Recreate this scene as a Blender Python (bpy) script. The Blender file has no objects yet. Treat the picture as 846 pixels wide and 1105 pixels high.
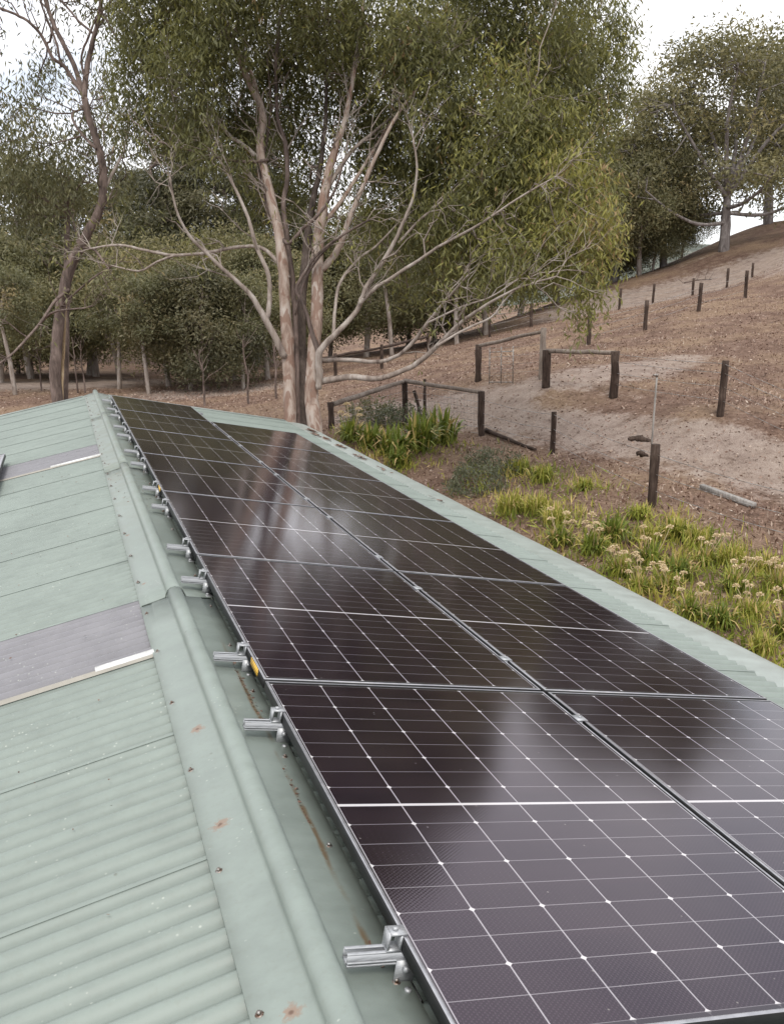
import bpy, math, random
import numpy as np
from mathutils import Matrix, Vector
rnd = random.Random(7); rng = np.random.default_rng(7)
PI = math.pi
sc = bpy.context.scene
COL = sc.collection

# ------------------------------------------------------------------ camera model (solved from the panel grid)
CX, CY, F = 423.0, 552.5, 1004.13657
YAW, PIT, ROL = -0.33309904, -0.22964524, 0.01301848
CAM = np.array([-0.57629923, -1.3034134, 1.33237483])
AL = 0.19353384                      # roof pitch
XR, ZR = -0.17193816, -0.07839506    # ridge apex (x, z)
def _rot(y, p, r):
    a = np.array([[math.cos(y), -math.sin(y), 0], [math.sin(y), math.cos(y), 0], [0, 0, 1]])
    b = np.array([[1, 0, 0], [0, math.cos(p), -math.sin(p)], [0, math.sin(p), math.cos(p)]])
    c = np.array([[math.cos(r), 0, math.sin(r)], [0, 1, 0], [-math.sin(r), 0, math.cos(r)]])
    return a @ b @ c
CM = _rot(YAW, PIT, ROL)
def ray(px, py): return CM @ np.array([(px - CX) / F, 1.0, -(py - CY) / F])
def at(px, py, d): return CAM + ray(px, py) * d

cam_d = bpy.data.cameras.new('camera'); cam = bpy.data.objects.new('camera', cam_d); COL.objects.link(cam)
cam_d.sensor_fit = 'HORIZONTAL'; cam_d.sensor_width = 36; cam_d.lens = 36 * F / 846
cam_d.clip_start = 0.05; cam_d.clip_end = 3000
m4 = Matrix.Identity(4)
for i in range(3):
    m4[i][0] = CM[i][0]; m4[i][1] = CM[i][2]; m4[i][2] = -CM[i][1]; m4[i][3] = CAM[i]
cam.matrix_world = m4
sc.camera = cam

# ------------------------------------------------------------------ helpers
def tag(o, label=None, cat=None, group=None, kind=None):
    if label: o['label'] = label
    if cat: o['category'] = cat
    if group: o['group'] = group
    if kind: o['kind'] = kind
    return o
def empty(name, loc, rz=0.0, scale=1.0):
    o = bpy.data.objects.new(name, None); COL.objects.link(o)
    o.location = loc; o.rotation_euler = (0, 0, rz); o.scale = (scale,) * 3
    o.empty_display_size = 0.1
    return o
class MB:
    """collects shapes, builds ONE mesh object"""
    def __init__(s): s.v = []; s.f = []; s.m = []; s.t = []; s.n = 0
    def add(s, V, Fc, mat=0, tint=0.5):
        V = np.asarray(V, float); s.v.append(V)
        n = s.n
        for f in Fc: s.f.append(tuple(int(i) + n for i in f)); s.m.append(mat)
        s.t.append(np.full(len(V), tint) if np.isscalar(tint) else np.asarray(tint)); s.n += len(V)
    def box(s, a, b, mat=0, M=None, tint=.5):
        a = np.array(a, float); b = np.array(b, float)
        V = np.array([[x, y, z] for x in (a[0], b[0]) for y in (a[1], b[1]) for z in (a[2], b[2])])
        if M is not None: V = M(V)
        s.add(V, [(0, 1, 3, 2), (4, 6, 7, 5), (0, 4, 5, 1), (2, 3, 7, 6), (0, 2, 6, 4), (1, 5, 7, 3)], mat, tint)
    def tube(s, P, R, n=8, mat=0, cap=True, tint=.5, wob=0.0):
        P = np.asarray(P, float); k = len(P)
        R = np.full(k, R) if np.isscalar(R) else np.asarray(R, float)
        T = np.gradient(P, axis=0); T /= np.linalg.norm(T, axis=1)[:, None] + 1e-9
        u = np.cross(T[0], [0, 0, 1.]);
        if np.linalg.norm(u) < .1: u = np.cross(T[0], [1., 0, 0])
        u /= np.linalg.norm(u); V = np.zeros((k, n, 3))
        ang = np.arange(n) * 2 * PI / n
        for i in range(k):
            u = u - T[i] * (u @ T[i]); u /= np.linalg.norm(u) + 1e-9
            w = np.cross(T[i], u)
            rr = R[i] * (1 + (rng.normal(0, wob, n) if wob else 0))
            V[i] = P[i] + (np.cos(ang) * rr)[:, None] * u + (np.sin(ang) * rr)[:, None] * w
        Fc = [(i * n + j, i * n + (j + 1) % n, (i + 1) * n + (j + 1) % n, (i + 1) * n + j) for i in range(k - 1) for j in range(n)]
        if cap: Fc += [tuple(range(n))[::-1], tuple((k - 1) * n + j for j in range(n))]
        s.add(V.reshape(-1, 3), Fc, mat, tint)
    def quads(s, V4, tint, mat=0):
        """V4 (N,4,3)"""
        s.bulk = getattr(s, 'bulk', []); s.bulk.append((np.asarray(V4, np.float32), np.asarray(tint, np.float32), mat))
    def build(s, name, mats, parent=None, origin=(0, 0, 0), smooth=False):
        me = bpy.data.meshes.new(name)
        o3 = np.array(origin, float)
        V = (np.concatenate(s.v) if s.v else np.zeros((0, 3))) - o3
        T = np.concatenate(s.t) if s.t else np.zeros(0)
        loops = np.array([i for f in s.f for i in f], np.int64) if s.f else np.zeros(0, np.int64)
        sizes = np.array([len(f) for f in s.f], np.int64) if s.f else np.zeros(0, np.int64)
        mi = np.array(s.m, np.int64) if s.m else np.zeros(0, np.int64)
        for (Q, t, m) in getattr(s, 'bulk', []):
            n0 = len(V); N = len(Q)
            V = np.concatenate([V, Q.reshape(-1, 3) - o3]); T = np.concatenate([T, np.repeat(t, 4)])
            loops = np.concatenate([loops, n0 + np.arange(N * 4)]); sizes = np.concatenate([sizes, np.full(N, 4)])
            mi = np.concatenate([mi, np.full(N, m)])
        me.vertices.add(len(V)); me.vertices.foreach_set('co', V.astype(np.float32).ravel())
        me.loops.add(len(loops)); me.loops.foreach_set('vertex_index', loops.astype(np.int32))
        me.polygons.add(len(sizes))
        st = np.concatenate([[0], np.cumsum(sizes)[:-1]]).astype(np.int32)
        me.polygons.foreach_set('loop_start', st); me.polygons.foreach_set('material_index', mi.astype(np.int32))
        if smooth is True: me.polygons.foreach_set('use_smooth', np.ones(len(sizes), bool))
        a = me.attributes.new('tint', 'FLOAT', 'POINT'); a.data.foreach_set('value', T.astype(np.float32))
        me.update(calc_edges=True); me.validate()
        for m in (mats if isinstance(mats, (list, tuple)) else [mats]): me.materials.append(m)
        o = bpy.data.objects.new(name, me); COL.objects.link(o)
        if parent is not None: o.parent = parent
        else: o.location = origin
        return o
def kids(o): return [c for c in bpy.data.objects if c.parent == o]
def copy_tree(o, parent=None):
    c = o.copy(); COL.objects.link(c); c.parent = parent
    for ch in kids(o):
        if ch is not c: copy_tree(ch, c)
    return c

# ------------------------------------------------------------------ materials
def mat(name, rough=.8, metal=0.0, col=(.5, .5, .5), spec=.5):
    m = bpy.data.materials.new(name); m.use_nodes = True
    b = m.node_tree.nodes['Principled BSDF']
    b.inputs['Base Color'].default_value = (*col, 1); b.inputs['Roughness'].default_value = rough
    b.inputs['Metallic'].default_value = metal; b.inputs['Specular IOR Level'].default_value = spec
    return m, m.node_tree, b
class N:
    """tiny node-building wrapper"""
    def __init__(s, nt): s.nt = nt; s.L = nt.links
    def new(s, t, **k):
        n = s.nt.nodes.new(t)
        for a, b in k.items(): setattr(n, a, b)
        return n
    def _in(s, sock, v):
        if hasattr(v, 'is_output'): s.L.new(v, sock)
        elif isinstance(v, (tuple, list)) and sock.type == 'RGBA': sock.default_value = (*v, 1) if len(v) == 3 else v
        else: sock.default_value = v
    def math(s, op, a, b=0.0, c=None, clamp=False):
        n = s.new('ShaderNodeMath', operation=op, use_clamp=clamp)
        s._in(n.inputs[0], a); s._in(n.inputs[1], b)
        if c is not None: s._in(n.inputs[2], c)
        return n.outputs[0]
    def coord(s, kind='Object'): return s.new('ShaderNodeTexCoord').outputs[kind]
    def geo(s): return s.new('ShaderNodeNewGeometry').outputs['Position']
    def attr(s, name='tint'):
        n = s.new('ShaderNodeAttribute'); n.attribute_name = name; return n.outputs['Fac']
    def map(s, v, scale=(1, 1, 1), loc=(0, 0, 0)):
        n = s.new('ShaderNodeMapping'); s._in(n.inputs['Vector'], v)
        n.inputs['Scale'].default_value = scale; n.inputs['Location'].default_value = loc; return n.outputs[0]
    def sep(s, v):
        n = s.new('ShaderNodeSeparateXYZ'); s._in(n.inputs[0], v); return n.outputs
    def noise(s, v, scale, detail=4, rough=.6, dist=0.0):
        n = s.new('ShaderNodeTexNoise'); s._in(n.inputs['Vector'], v)
        n.inputs['Scale'].default_value = scale; n.inputs['Detail'].default_value = detail
        n.inputs['Roughness'].default_value = rough; n.inputs['Distortion'].default_value = dist
        return n.outputs['Fac']
    def vor(s, v, scale, feature='F1'):
        n = s.new('ShaderNodeTexVoronoi', feature=feature); s._in(n.inputs['Vector'], v); n.inputs['Scale'].default_value = scale
        return n
    def ramp(s, fac, stops, interp='LINEAR'):
        n = s.new('ShaderNodeValToRGB'); s._in(n.inputs[0], fac); r = n.color_ramp; r.interpolation = interp
        while len(r.elements) < len(stops): r.elements.new(.5)
        for e, (p, c) in zip(r.elements, stops):
            e.position = p; e.color = (*c, 1) if not np.isscalar(c) else (c, c, c, 1)
        return n.outputs[0]
    def mix(s, f, a, b, mode='MIX'):
        n = s.new('ShaderNodeMix', data_type='RGBA', blend_type=mode)
        s._in(n.inputs[0], f); s._in(n.inputs[6], a); s._in(n.inputs[7], b); return n.outputs[2]
    def bump(s, h, strength=.5, dist=.01):
        n = s.new('ShaderNodeBump'); s._in(n.inputs['Height'], h)
        n.inputs['Strength'].default_value = strength; n.inputs['Distance'].default_value = dist; return n.outputs[0]

def step(n, x, edge, w):   # 0 below edge-w, 1 above edge+w
    k = n.new('ShaderNodeMapRange', interpolation_type='SMOOTHSTEP')
    n._in(k.inputs[0], x); k.inputs[1].default_value = edge - w; k.inputs[2].default_value = edge + w
    return k.outputs[0]

# painted steel, weathered sage green
def steel(name, c, dirt=.5, extra=None, rough=.42):
    m, nt, b = mat(name, rough); n = N(nt); p = n.geo()
    big = n.noise(p, 1.3, 5, .6); mid = n.noise(n.map(p, (2.2, 3.5, 2)), 3.0, 6, .65)
    fine = n.noise(p, 55, 3, .6)
    c2 = tuple(x * .80 for x in c); c3 = tuple(min(1, x * 1.14) for x in c)
    colr = n.ramp(n.math('MULTIPLY_ADD', mid, .6, n.math('MULTIPLY', big, .4)), [(.30, c2), (.52, c), (.72, c3)])
    # water-borne grime and lichen freckles
    sp = n.vor(n.map(p, (1, 1.4, 1)), 38).outputs['Distance']
    freck = n.math('MULTIPLY', n.math('SUBTRACT', 1, step(n, sp, .13, .05)), step(n, n.noise(p, 4.0, 3), .56, .05))
    colr = n.mix(n.math('MULTIPLY', freck, .55), colr, (.50, .53, .47))
    sp2 = n.vor(n.map(p, (1, 1, 1), (3, 5, 1)), 17).outputs['Distance']
    dk = n.math('MULTIPLY', n.math('SUBTRACT', 1, step(n, sp2, .09, .04)), step(n, n.noise(p, 2.7, 4), .60, .04))
    colr = n.mix(n.math('MULTIPLY', dk, dirt), colr, (.10, .095, .07))
    colr = n.mix(n.math('MULTIPLY', step(n, fine, .62, .12), .13), colr, (.17, .17, .13))
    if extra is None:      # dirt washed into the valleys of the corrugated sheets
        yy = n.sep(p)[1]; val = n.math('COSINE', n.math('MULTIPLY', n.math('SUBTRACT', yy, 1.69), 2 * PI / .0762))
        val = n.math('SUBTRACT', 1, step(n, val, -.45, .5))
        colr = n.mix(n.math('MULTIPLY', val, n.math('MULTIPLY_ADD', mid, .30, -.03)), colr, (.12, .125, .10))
    else: colr = extra(n, p, colr)
    nt.links.new(colr, b.inputs['Base Color'])
    n._in(b.inputs['Roughness'], n.math('MULTIPLY_ADD', mid, .35, rough - .12))
    nt.links.new(n.bump(n.math('ADD', mid, n.math('MULTIPLY', fine, .25)), .10, .002), b.inputs['Normal'])
    return m
GREEN = (.226, .264, .236)
RUST = [(-.262, 1.63), (-.282, 1.03), (-.258, .28), (-.255, 5.6), (-.30, 4.5), (-.245, 6.6), (-.29, 3.42)]
def cap_extra(n, p, colr):
    x, y, z = n.sep(p)
    nz = n.noise(p, 60, 3, .7)
    for i, (rx, ry) in enumerate(RUST):
        dx = n.math('SUBTRACT', x, rx); dy = n.math('SUBTRACT', y, ry)
        r = n.math('SQRT', n.math('ADD', n.math('MULTIPLY', dx, dx), n.math('MULTIPLY', dy, dy)))
        ang = n.math('ARCTAN2', dy, dx)
        star = n.math('MULTIPLY_ADD', n.math('SINE', n.math('MULTIPLY', ang, 6 + i % 2)), .0014, n.math('MULTIPLY_ADD', nz, .060, -.010))
        s_ = (1.0, 1.0, .9, .5, .7, .5, .5)[i]
        msk = n.math('SUBTRACT', 1, step(n, n.math('DIVIDE', r, n.math('MULTIPLY', star, s_)), 1.0, .45))
        colr = n.mix(n.math('MULTIPLY', msk, .6), colr, (.27, .13, .07)); core = n.math('SUBTRACT', 1, step(n, r, .006 * s_, .003)); colr = n.mix(n.math('MULTIPLY', core, .8), colr, (.10, .05, .03))
    # brown dirt line lodged at the lower lip of the cap, sun side
    e = n.math('MULTIPLY_ADD', n.noise(n.map(p, (6, 2, 1)), 2.2, 4), .03, -.06)
    d1 = n.math('ABSOLUTE', n.math('SUBTRACT', x, e))
    msk = n.math('SUBTRACT', 1, step(n, d1, .007, .006))
    msk = n.math('MULTIPLY', msk, step(n, n.noise(n.map(p, (1, 1, 1)), 2.0, 3), .46, .05))
    msk = n.math('MULTIPLY', msk, n.math('SUBTRACT', 1, step(n, y, 2.3, .4)))
    colr = n.mix(n.math('MULTIPLY', msk, step(n, nz, .38, .1)), colr, (.17, .125, .075))
    # mossy grime on the far third of the cap
    far = n.math('MULTIPLY', step(n, y, 5.2, 2.5), step(n, n.noise(p, 9, 5, .7), .50, .08))
    colr = n.mix(n.math('MULTIPLY', far, .55), colr, (.20, .215, .17))
    return colr
M_roof = steel('sage_roof_steel', GREEN)
M_cap = steel('sage_ridge_steel', (.246, .286, .257), .4, cap_extra, .40)
def gut_extra(n, p, colr):     # sheet-end shadows painted into the colour as a dark, silty broken line
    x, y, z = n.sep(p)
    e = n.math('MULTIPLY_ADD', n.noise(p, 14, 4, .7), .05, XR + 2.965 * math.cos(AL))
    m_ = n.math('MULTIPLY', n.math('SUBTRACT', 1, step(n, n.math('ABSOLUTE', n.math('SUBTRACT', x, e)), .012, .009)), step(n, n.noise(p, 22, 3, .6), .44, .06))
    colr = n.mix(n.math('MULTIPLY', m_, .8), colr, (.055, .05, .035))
    st = step(n, n.noise(n.map(p, (1.2, 6, 1)), 2.0, 5, .7), .55, .15)
    return n.mix(n.math('MULTIPLY', st, .25), colr, (.20, .22, .19))
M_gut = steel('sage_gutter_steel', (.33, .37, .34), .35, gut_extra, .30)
def sky_extra(n, p, colr): return colr
M_poly = steel('grey_polycarbonate', (.215, .21, .222), .25, None, .25)
M_cream = steel('cream_sealing_strip', (.34, .32, .275), .8, None, .6)
M_tape, nt, b = mat('white_tape', .5, 0, (.75, .75, .74)); n = N(nt)
nt.links.new(n.ramp(n.noise(n.geo(), 30, 4), [(.3, (.5, .5, .47)), (.6, (.78, .78, .77))]), b.inputs['Base Color'])
M_alu, nt, b = mat('mill_aluminium', .42, .55, (.60, .61, .62)); n = N(nt)
v = n.noise(n.map(n.geo(), (3, 60, 60)), 6, 3)
nt.links.new(n.ramp(v, [(.3, (.34, .35, .36)), (.7, (.50, .51, .52))]), b.inputs['Base Color'])
n._in(b.inputs['Roughness'], n.math('MULTIPLY_ADD', v, .3, .34))
M_lip, nt, b = mat('silver_frame_lip', .38, .55, (.62, .62, .64)); n = N(nt)
nt.links.new(n.ramp(n.noise(n.geo(), 25, 3), [(.3, (.30, .30, .32)), (.7, (.44, .44, .46))]), b.inputs['Base Color'])
M_black, nt, b = mat('black_anodised', .5, .0, (.02, .021, .022)); n = N(nt)
nt.links.new(n.ramp(n.noise(n.geo(), 12, 4), [(.35, (.006, .0065, .007)), (.7, (.014, .014, .014))]), b.inputs['Base Color'])
M_screw, nt, b = mat('dull_screw', .5, .8, (.3, .28, .26)); n = N(nt)
nt.links.new(n.ramp(n.noise(n.geo(), 80, 3), [(.4, (.38, .37, .35)), (.6, (.16, .10, .07))]), b.inputs['Base Color'])
M_sticker, nt, b = mat('yellow_sticker', .5, 0, (.75, .46, .06)); n = N(nt)
x, y, z = n.sep(n.coord('Object'))
ln = n.math('GREATER_THAN', n.math('FRACT', n.math('MULTIPLY', z, 110)), .78)
nt.links.new(n.mix(ln, (.78, .47, .06), (.10, .07, .02)), b.inputs['Base Color'])

# --- PV glass
PW, PL, G = 1.134, 1.762, 0.020
TP = PL + G
def pv_glass():
    m, nt, b = mat('pv_glass_cells', .1, 0, (.01, .01, .015)); n = N(nt)
    x, y, z = n.sep(n.coord('Object'))       # object origin = lower-left corner of the panel
    mx = (PW - 6 * .184) / 2; cy = .0945; my = (PL - 18 * cy - .012) / 2
    # cross-slope: six columns
    u = n.math('DIVIDE', n.math('SUBTRACT', x, mx), .184)
    du = n.math('MULTIPLY', n.math('ABSOLUTE', n.math('SUBTRACT', u, n.math('ROUND', u))), .184)
    # fold the long axis about its middle
    yc = n.math('ABSOLUTE', n.math('SUBTRACT', y, PL / 2))
    v = n.math('DIVIDE', n.math('SUBTRACT', yc, .006), cy)
    vr = n.math('ROUND', v)
    dv = n.math('MULTIPLY', n.math('ABSOLUTE', n.math('SUBTRACT', v, vr)), cy)
    inx = n.math('LESS_THAN', n.math('ABSOLUTE', n.math('SUBTRACT', x, PW / 2)), 3 * .184 + .001)
    iny = n.math('LESS_THAN', yc, .006 + 9 * cy)
    l1 = n.math('SUBTRACT', 1, step(n, du, .0019, .0006))
    l2 = n.math('SUBTRACT', 1, step(n, dv, .0012, .0005))
    mid = n.math('LESS_THAN', yc, .0055)
    dia = n.math('SUBTRACT', 1, step(n, n.math('ADD', du, dv), .0085, .001))
    dia = n.math('MULTIPLY', dia, n.math('GREATER_THAN', n.math('FRACT', n.math('MULTIPLY_ADD', vr, .5, .25)), .5))
    out = n.math('SUBTRACT', 1, n.math('MULTIPLY', inx, iny))
    # busbars / fingers along the long side
    bb = n.math('ABSOLUTE', n.math('SUBTRACT', n.math('FRACT', n.math('DIVIDE', x, .0184)), .5))
    bbl = n.math('LESS_THAN', bb, .035)
    # fine honeycomb moulding of the front glass
    hx = n.math('SINE', n.math('MULTIPLY', n.math('ADD', x, n.math('MULTIPLY', y, .55)), 2 * PI / .0095))
    hy = n.math('SINE', n.math('MULTIPLY', n.math('SUBTRACT', n.math('MULTIPLY', x, .8), y), 2 * PI / .0105))
    hc = n.math('MULTIPLY', n.math('ADD', hx, hy), .5)
    dots = step(n, hc, .45, .25)
    o_ = n.new('ShaderNodeObjectInfo').outputs['Random']
    cid = n.new('ShaderNodeTexWhiteNoise'); cv = n.new('ShaderNodeCombineXYZ')
    n._in(cv.inputs[0], n.math('FLOOR', u)); n._in(cv.inputs[1], n.math('FLOOR', n.math('DIVIDE', y, cy))); n._in(cv.inputs[2], o_)
    n.L.new(cv.outputs[0], cid.inputs['Vector'])
    colr = n.mix(cid.outputs['Value'], (.0052, .0026, .0062), (.0095, .0050, .0090))
    colr = n.mix(n.math('MULTIPLY', dots, .55), colr, (.056, .038, .052))
    colr = n.mix(n.math('MULTIPLY', bbl, .25), colr, (.07, .065, .07))
    colr = n.mix(n.math('MULTIPLY', l2, .46), colr, (.42, .40, .42))
    colr = n.mix(n.math('MULTIPLY', l1, .66), colr, (.50, .48, .50))
    colr = n.mix(n.math('MULTIPLY', n.math('MAXIMUM', mid, dia), .9), colr, (.62, .60, .60))
    colr = n.mix(n.math('MULTIPLY', out, .9), colr, (.018, .018, .02))
    dust = n.noise(n.geo(), 2.2, 5, .65)
    colr = n.mix(n.math('MULTIPLY', step(n, dust, .55, .2), .02), colr, (.40, .34, .30))
    sp = n.vor(n.geo(), 14).outputs['Distance']
    colr = n.mix(n.math('MULTIPLY', n.math('SUBTRACT', 1, step(n, sp, .035, .015)), .35), colr, (.4, .38, .34))
    nt.links.new(colr, b.inputs['Base Color'])
    b.inputs['IOR'].default_value = 1.5
    n._in(b.inputs['Roughness'], n.math('MULTIPLY_ADD', dust, .08, .05))
    b.inputs['Specular IOR Level'].default_value = .66
    b.inputs['Specular Tint'].default_value = (1.0, .80, .95, 1)
    nt.links.new(n.bump(n.math('ADD', hc, n.math('MULTIPLY', n.noise(n.geo(), 3, 2), 3)), .05, .0006), b.inputs['Normal'])
    return m
M_glass = pv_glass()

# --- bark, leaves, timber, ground
def bark(name, stops, sx=18, rough=.85, peel=None):
    m, nt, b = mat(name, rough); n = N(nt); p = n.geo()
    v = n.noise(n.map(p, (1, 1, .16)), sx, 5, .65, .4); w = n.noise(n.map(p, (1, 1, .45)), 2.6, 4, .6, 1.0)
    f = n.math('MULTIPLY_ADD', v, .45, n.math('MULTIPLY', w, .6))
    c = n.ramp(f, stops)
    if peel: c = n.mix(n.math('MULTIPLY', step(n, n.noise(n.map(p, (1, 1, .3)), 5, 3, .5, 1.5), .57, .03), .8), c, peel)
    nt.links.new(c, b.inputs['Base Color']); b.inputs['Specular IOR Level'].default_value = .2
    nt.links.new(n.bump(v, .7, .03), b.inputs['Normal'])
    return m
M_bark = bark('smooth_pink_gum_bark', [(.34, (.12, .085, .07)), (.44, (.27, .195, .155)), (.55, (.39, .315, .265)), (.68, (.47, .42, .375))], 12, .8, (.22, .135, .10))
M_limb = bark('pale_limb_bark', [(.36, (.13, .10, .085)), (.5, (.29, .24, .205)), (.64, (.42, .375, .335))], 12)
M_rough = bark('dark_fibrous_bark', [(.36, (.035, .028, .025)), (.52, (.10, .078, .066)), (.66, (.20, .16, .14))], 26)
M_dbark = bark('grey_brown_bark', [(.36, (.05, .038, .033)), (.52, (.14, .105, .09)), (.66, (.26, .20, .175))], 14)
M_gbark = bark('grey_far_bark', [(.36, (.09, .075, .07)), (.52, (.20, .175, .165)), (.66, (.34, .31, .30))], 8)
def leaf(name, stops, transl=.25):
    m, nt, b = mat(name, .5); n = N(nt)
    c = n.ramp(n.attr('tint'), stops)
    nt.links.new(c, b.inputs['Base Color']); b.inputs['Specular IOR Level'].default_value = .35
    tr = n.new('ShaderNodeBsdfTranslucent'); mx = n.new('ShaderNodeMixShader'); mx.inputs[0].default_value = transl
    c2 = n.mix(.5, c, (.16, .17, .03)); nt.links.new(c2, tr.inputs[0])
    nt.links.new(b.outputs[0], mx.inputs[1]); nt.links.new(tr.outputs[0], mx.inputs[2])
    nt.links.new(mx.outputs[0], nt.nodes['Material Output'].inputs[0])
    return m
M_leaf = leaf('gum_leaves', [(0, (0.080, 0.082, 0.041)), (.35, (0.152, 0.155, 0.068)), (.65, (0.238, 0.231, 0.084)), (.85, (0.347, 0.334, 0.081)), (1, (0.347, 0.231, 0.121))], .38)
M_leafd = leaf('dull_gum_leaves', [(0, (0.090, 0.093, 0.054)), (.4, (0.166, 0.163, 0.086)), (.75, (0.246, 0.223, 0.112)), (1, (0.345, 0.272, 0.141))], .3)
M_leafc = leaf('dark_needle_leaves', [(0, (0.046, 0.048, 0.030)), (.5, (0.102, 0.098, 0.053)), (1, (0.168, 0.144, 0.079))], .2)
M_lefo = leaf('olive_bush_leaves', [(0, (0.094, 0.089, 0.051)), (.4, (0.183, 0.168, 0.085)), (.75, (0.272, 0.238, 0.112)), (1, (0.367, 0.301, 0.145))], .3)
M_strap = leaf('strap_leaves', [(0, (0.069, 0.101, 0.018)), (.4, (0.175, 0.224, 0.035)), (.7, (0.350, 0.370, 0.060)), (.9, (0.550, 0.470, 0.120)), (1, (0.600, 0.426, 0.200))], .3)
M_straw = leaf('dry_flower_heads', [(0, (0.414, 0.299, 0.172)), (.5, (0.713, 0.564, 0.356)), (1, (0.897, 0.759, 0.517))], .2)
M_shrub = leaf('grey_shrub_leaves', [(0, (.045, .055, .035)), (.5, (.10, .115, .07)), (1, (.17, .17, .10))], .15)
M_litter = leaf('fallen_leaves', [(0, (.07, .04, .028)), (.4, (.18, .105, .075)), (.75, (.34, .23, .17)), (1, (.55, .46, .38))], 0)
def timber(name, a, bb, cc):
    m, nt, b = mat(name, .85); n = N(nt); p = n.geo()
    v = n.noise(n.map(p, (1, 1, .12)), 30, 5, .7, .3)
    w = n.noise(p, 2.5, 4)
    nt.links.new(n.ramp(n.math('MULTIPLY_ADD', v, .6, n.math('MULTIPLY', w, .4)), [(.36, a), (.5, bb), (.66, cc)]), b.inputs['Base Color'])
    nt.links.new(n.bump(v, .6, .012), b.inputs['Normal']); b.inputs['Specular IOR Level'].default_value = .2
    return m
M_post = timber('weathered_dark_post', (.022, .015, .011), (.055, .037, .029), (.12, .088, .07))
M_rail = timber('weathered_grey_rail', (.10, .08, .065), (.22, .18, .15), (.36, .31, .27))
M_plank = timber('silvered_plank', (.16, .15, .135), (.30, .28, .26), (.44, .42, .39))
M_wire, nt, b = mat('galvanised_wire', .5, .7, (.38, .37, .36)); n = N(nt)
nt.links.new(n.ramp(n.noise(n.geo(), 9, 3), [(.4, (.20, .16, .13)), (.6, (.42, .41, .40))]), b.inputs['Base Color'])

# ------------------------------------------------------------------ terrain: thin-plate surface through surveyed spots
ctl = []
def c_px(px, py, d): p = at(px, py, d); ctl.append(p); return p
spots = {'p705': (703, 545, 16.6), 'p780': (777, 447, 20.6), 'g663': (662, 428, 24.8), 'g588': (589, 417, 26.2), 'f519': (519, 470, 24.6),
         'f516': (516, 411, 29.5), 'p597': (596, 490, 22.4), 'f358': (358, 470, 24.5), 'f437': (442, 455, 27.5),
         'h696': (696, 356, 38.9), 'h755': (754, 336, 41.0), 'h805': (804, 321, 43.5), 'm635': (635, 372, 37.5),
         'r668': (668, 335, 60), 'r704': (704, 329, 61), 'r747': (747, 322, 61), 'r785': (784, 313, 62), 'r812': (811, 304, 66),
         'r572': (573, 353, 56), 'r529': (528, 364, 56), 't781': (781, 270, 75), 't828': (829, 240, 84)}
for k, a in spots.items(): spots[k] = c_px(*a)
for a in [(846, 244, 82), (720, 288, 78), (690, 297, 77), (640, 313, 76), (600, 330, 74), (560, 347, 72), (460, 378, 62), (400, 388, 58), (846, 420, 24.5), (846, 520, 18.2),
          (300, 440, 33), (240, 425, 42), (60, 432, 40), (60, 408, 55), (-40, 420, 45), (240, 408, 56), (846, 320, 44), (846, 280, 62), (740, 390, 29), (346, 465, 17.6 * 1.28)]: c_px(*a)
# beyond the crest the hill rolls away
for (px, py, d) in [(846, 244, 82), (900, 225, 90), (781, 270, 78), (720, 288, 78), (690, 297, 77), (640, 313, 76), (600, 330, 74), (560, 347, 72)]:
    r = ray(px, py); p = CAM + r * (d * 1.45); ctl.append(p + np.array([0, 0, -5.0]))
for (x, y, z) in [(3, -6, -2.9), (3, 4, -2.9), (3, 12, -3.0), (-6, 0, -3.2), (-6, 14, -3.3), (8, 2, -2.85), (14, 4, -2.2), (9, 8, -2.8), (24, 6, .2), (4, 20, -3.1), (-20, 10, -3.6), (-20, -20, -3.2), (20, -20, -1.5), (-50, 60, -3.6), (-30, 100, -3.4), (20, 110, -4), (-100, 200, -4), (60, 220, -4), (180, 200, 2), (160, 60, 10), (120, -60, 6), (-150, -60, -4), (-200, 60, -5), (-200, 300, -4), (240, 380, -3), (0, 400, -4)]:
    ctl.append(np.array([x, y, z], float))
ctl = np.array(ctl)
def _phi(r2): return .5 * r2 * np.log(r2 + 1e-9)
def _tps():
    P = ctl[:, :2] / 50; n_ = len(P)
    K = _phi(((P[:, None] - P[None]) ** 2).sum(-1)) + np.eye(n_) * 2e-4
    A = np.zeros((n_ + 3, n_ + 3)); A[:n_, :n_] = K; A[:n_, n_:] = np.c_[np.ones(n_), P]; A[n_:, :n_] = A[:n_, n_:].T
    return np.linalg.solve(A, np.r_[ctl[:, 2], 0, 0, 0])
WT = _tps()
def hgt(x, y):
    x = np.atleast_1d(np.asarray(x, float)); y = np.atleast_1d(np.asarray(y, float))
    q = np.stack([x, y], -1).reshape(-1, 2) / 50
    z = np.concatenate([_phi(((c[:, None] - ctl[None, :, :2] / 50) ** 2).sum(-1)) @ WT[:-3] + np.c_[np.ones(len(c)), c] @ WT[-3:] for c in np.array_split(q, max(1, len(q) // 20000))])
    z = z + .03 * np.sin(q[:, 0] * 95 + 1.3 * np.sin(q[:, 1] * 60)) * np.sin(q[:, 1] * 80) * np.clip((q[:, 0] ** 2 + q[:, 1] ** 2) * 50, 0, 1)
    return np.clip(z, -7, 12).reshape(x.shape)
def h1(x, y): return float(hgt(x, y)[0])
def ground(px, py, dmax=160):
    r = ray(px, py); d = np.linspace(5, dmax, 1500); P = CAM + d[:, None] * r
    below = P[:, 2] < hgt(P[:, 0], P[:, 1])
    i = int(np.argmax(below)) if below.any() else len(d) - 1
    return P[i], d[i]
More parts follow.
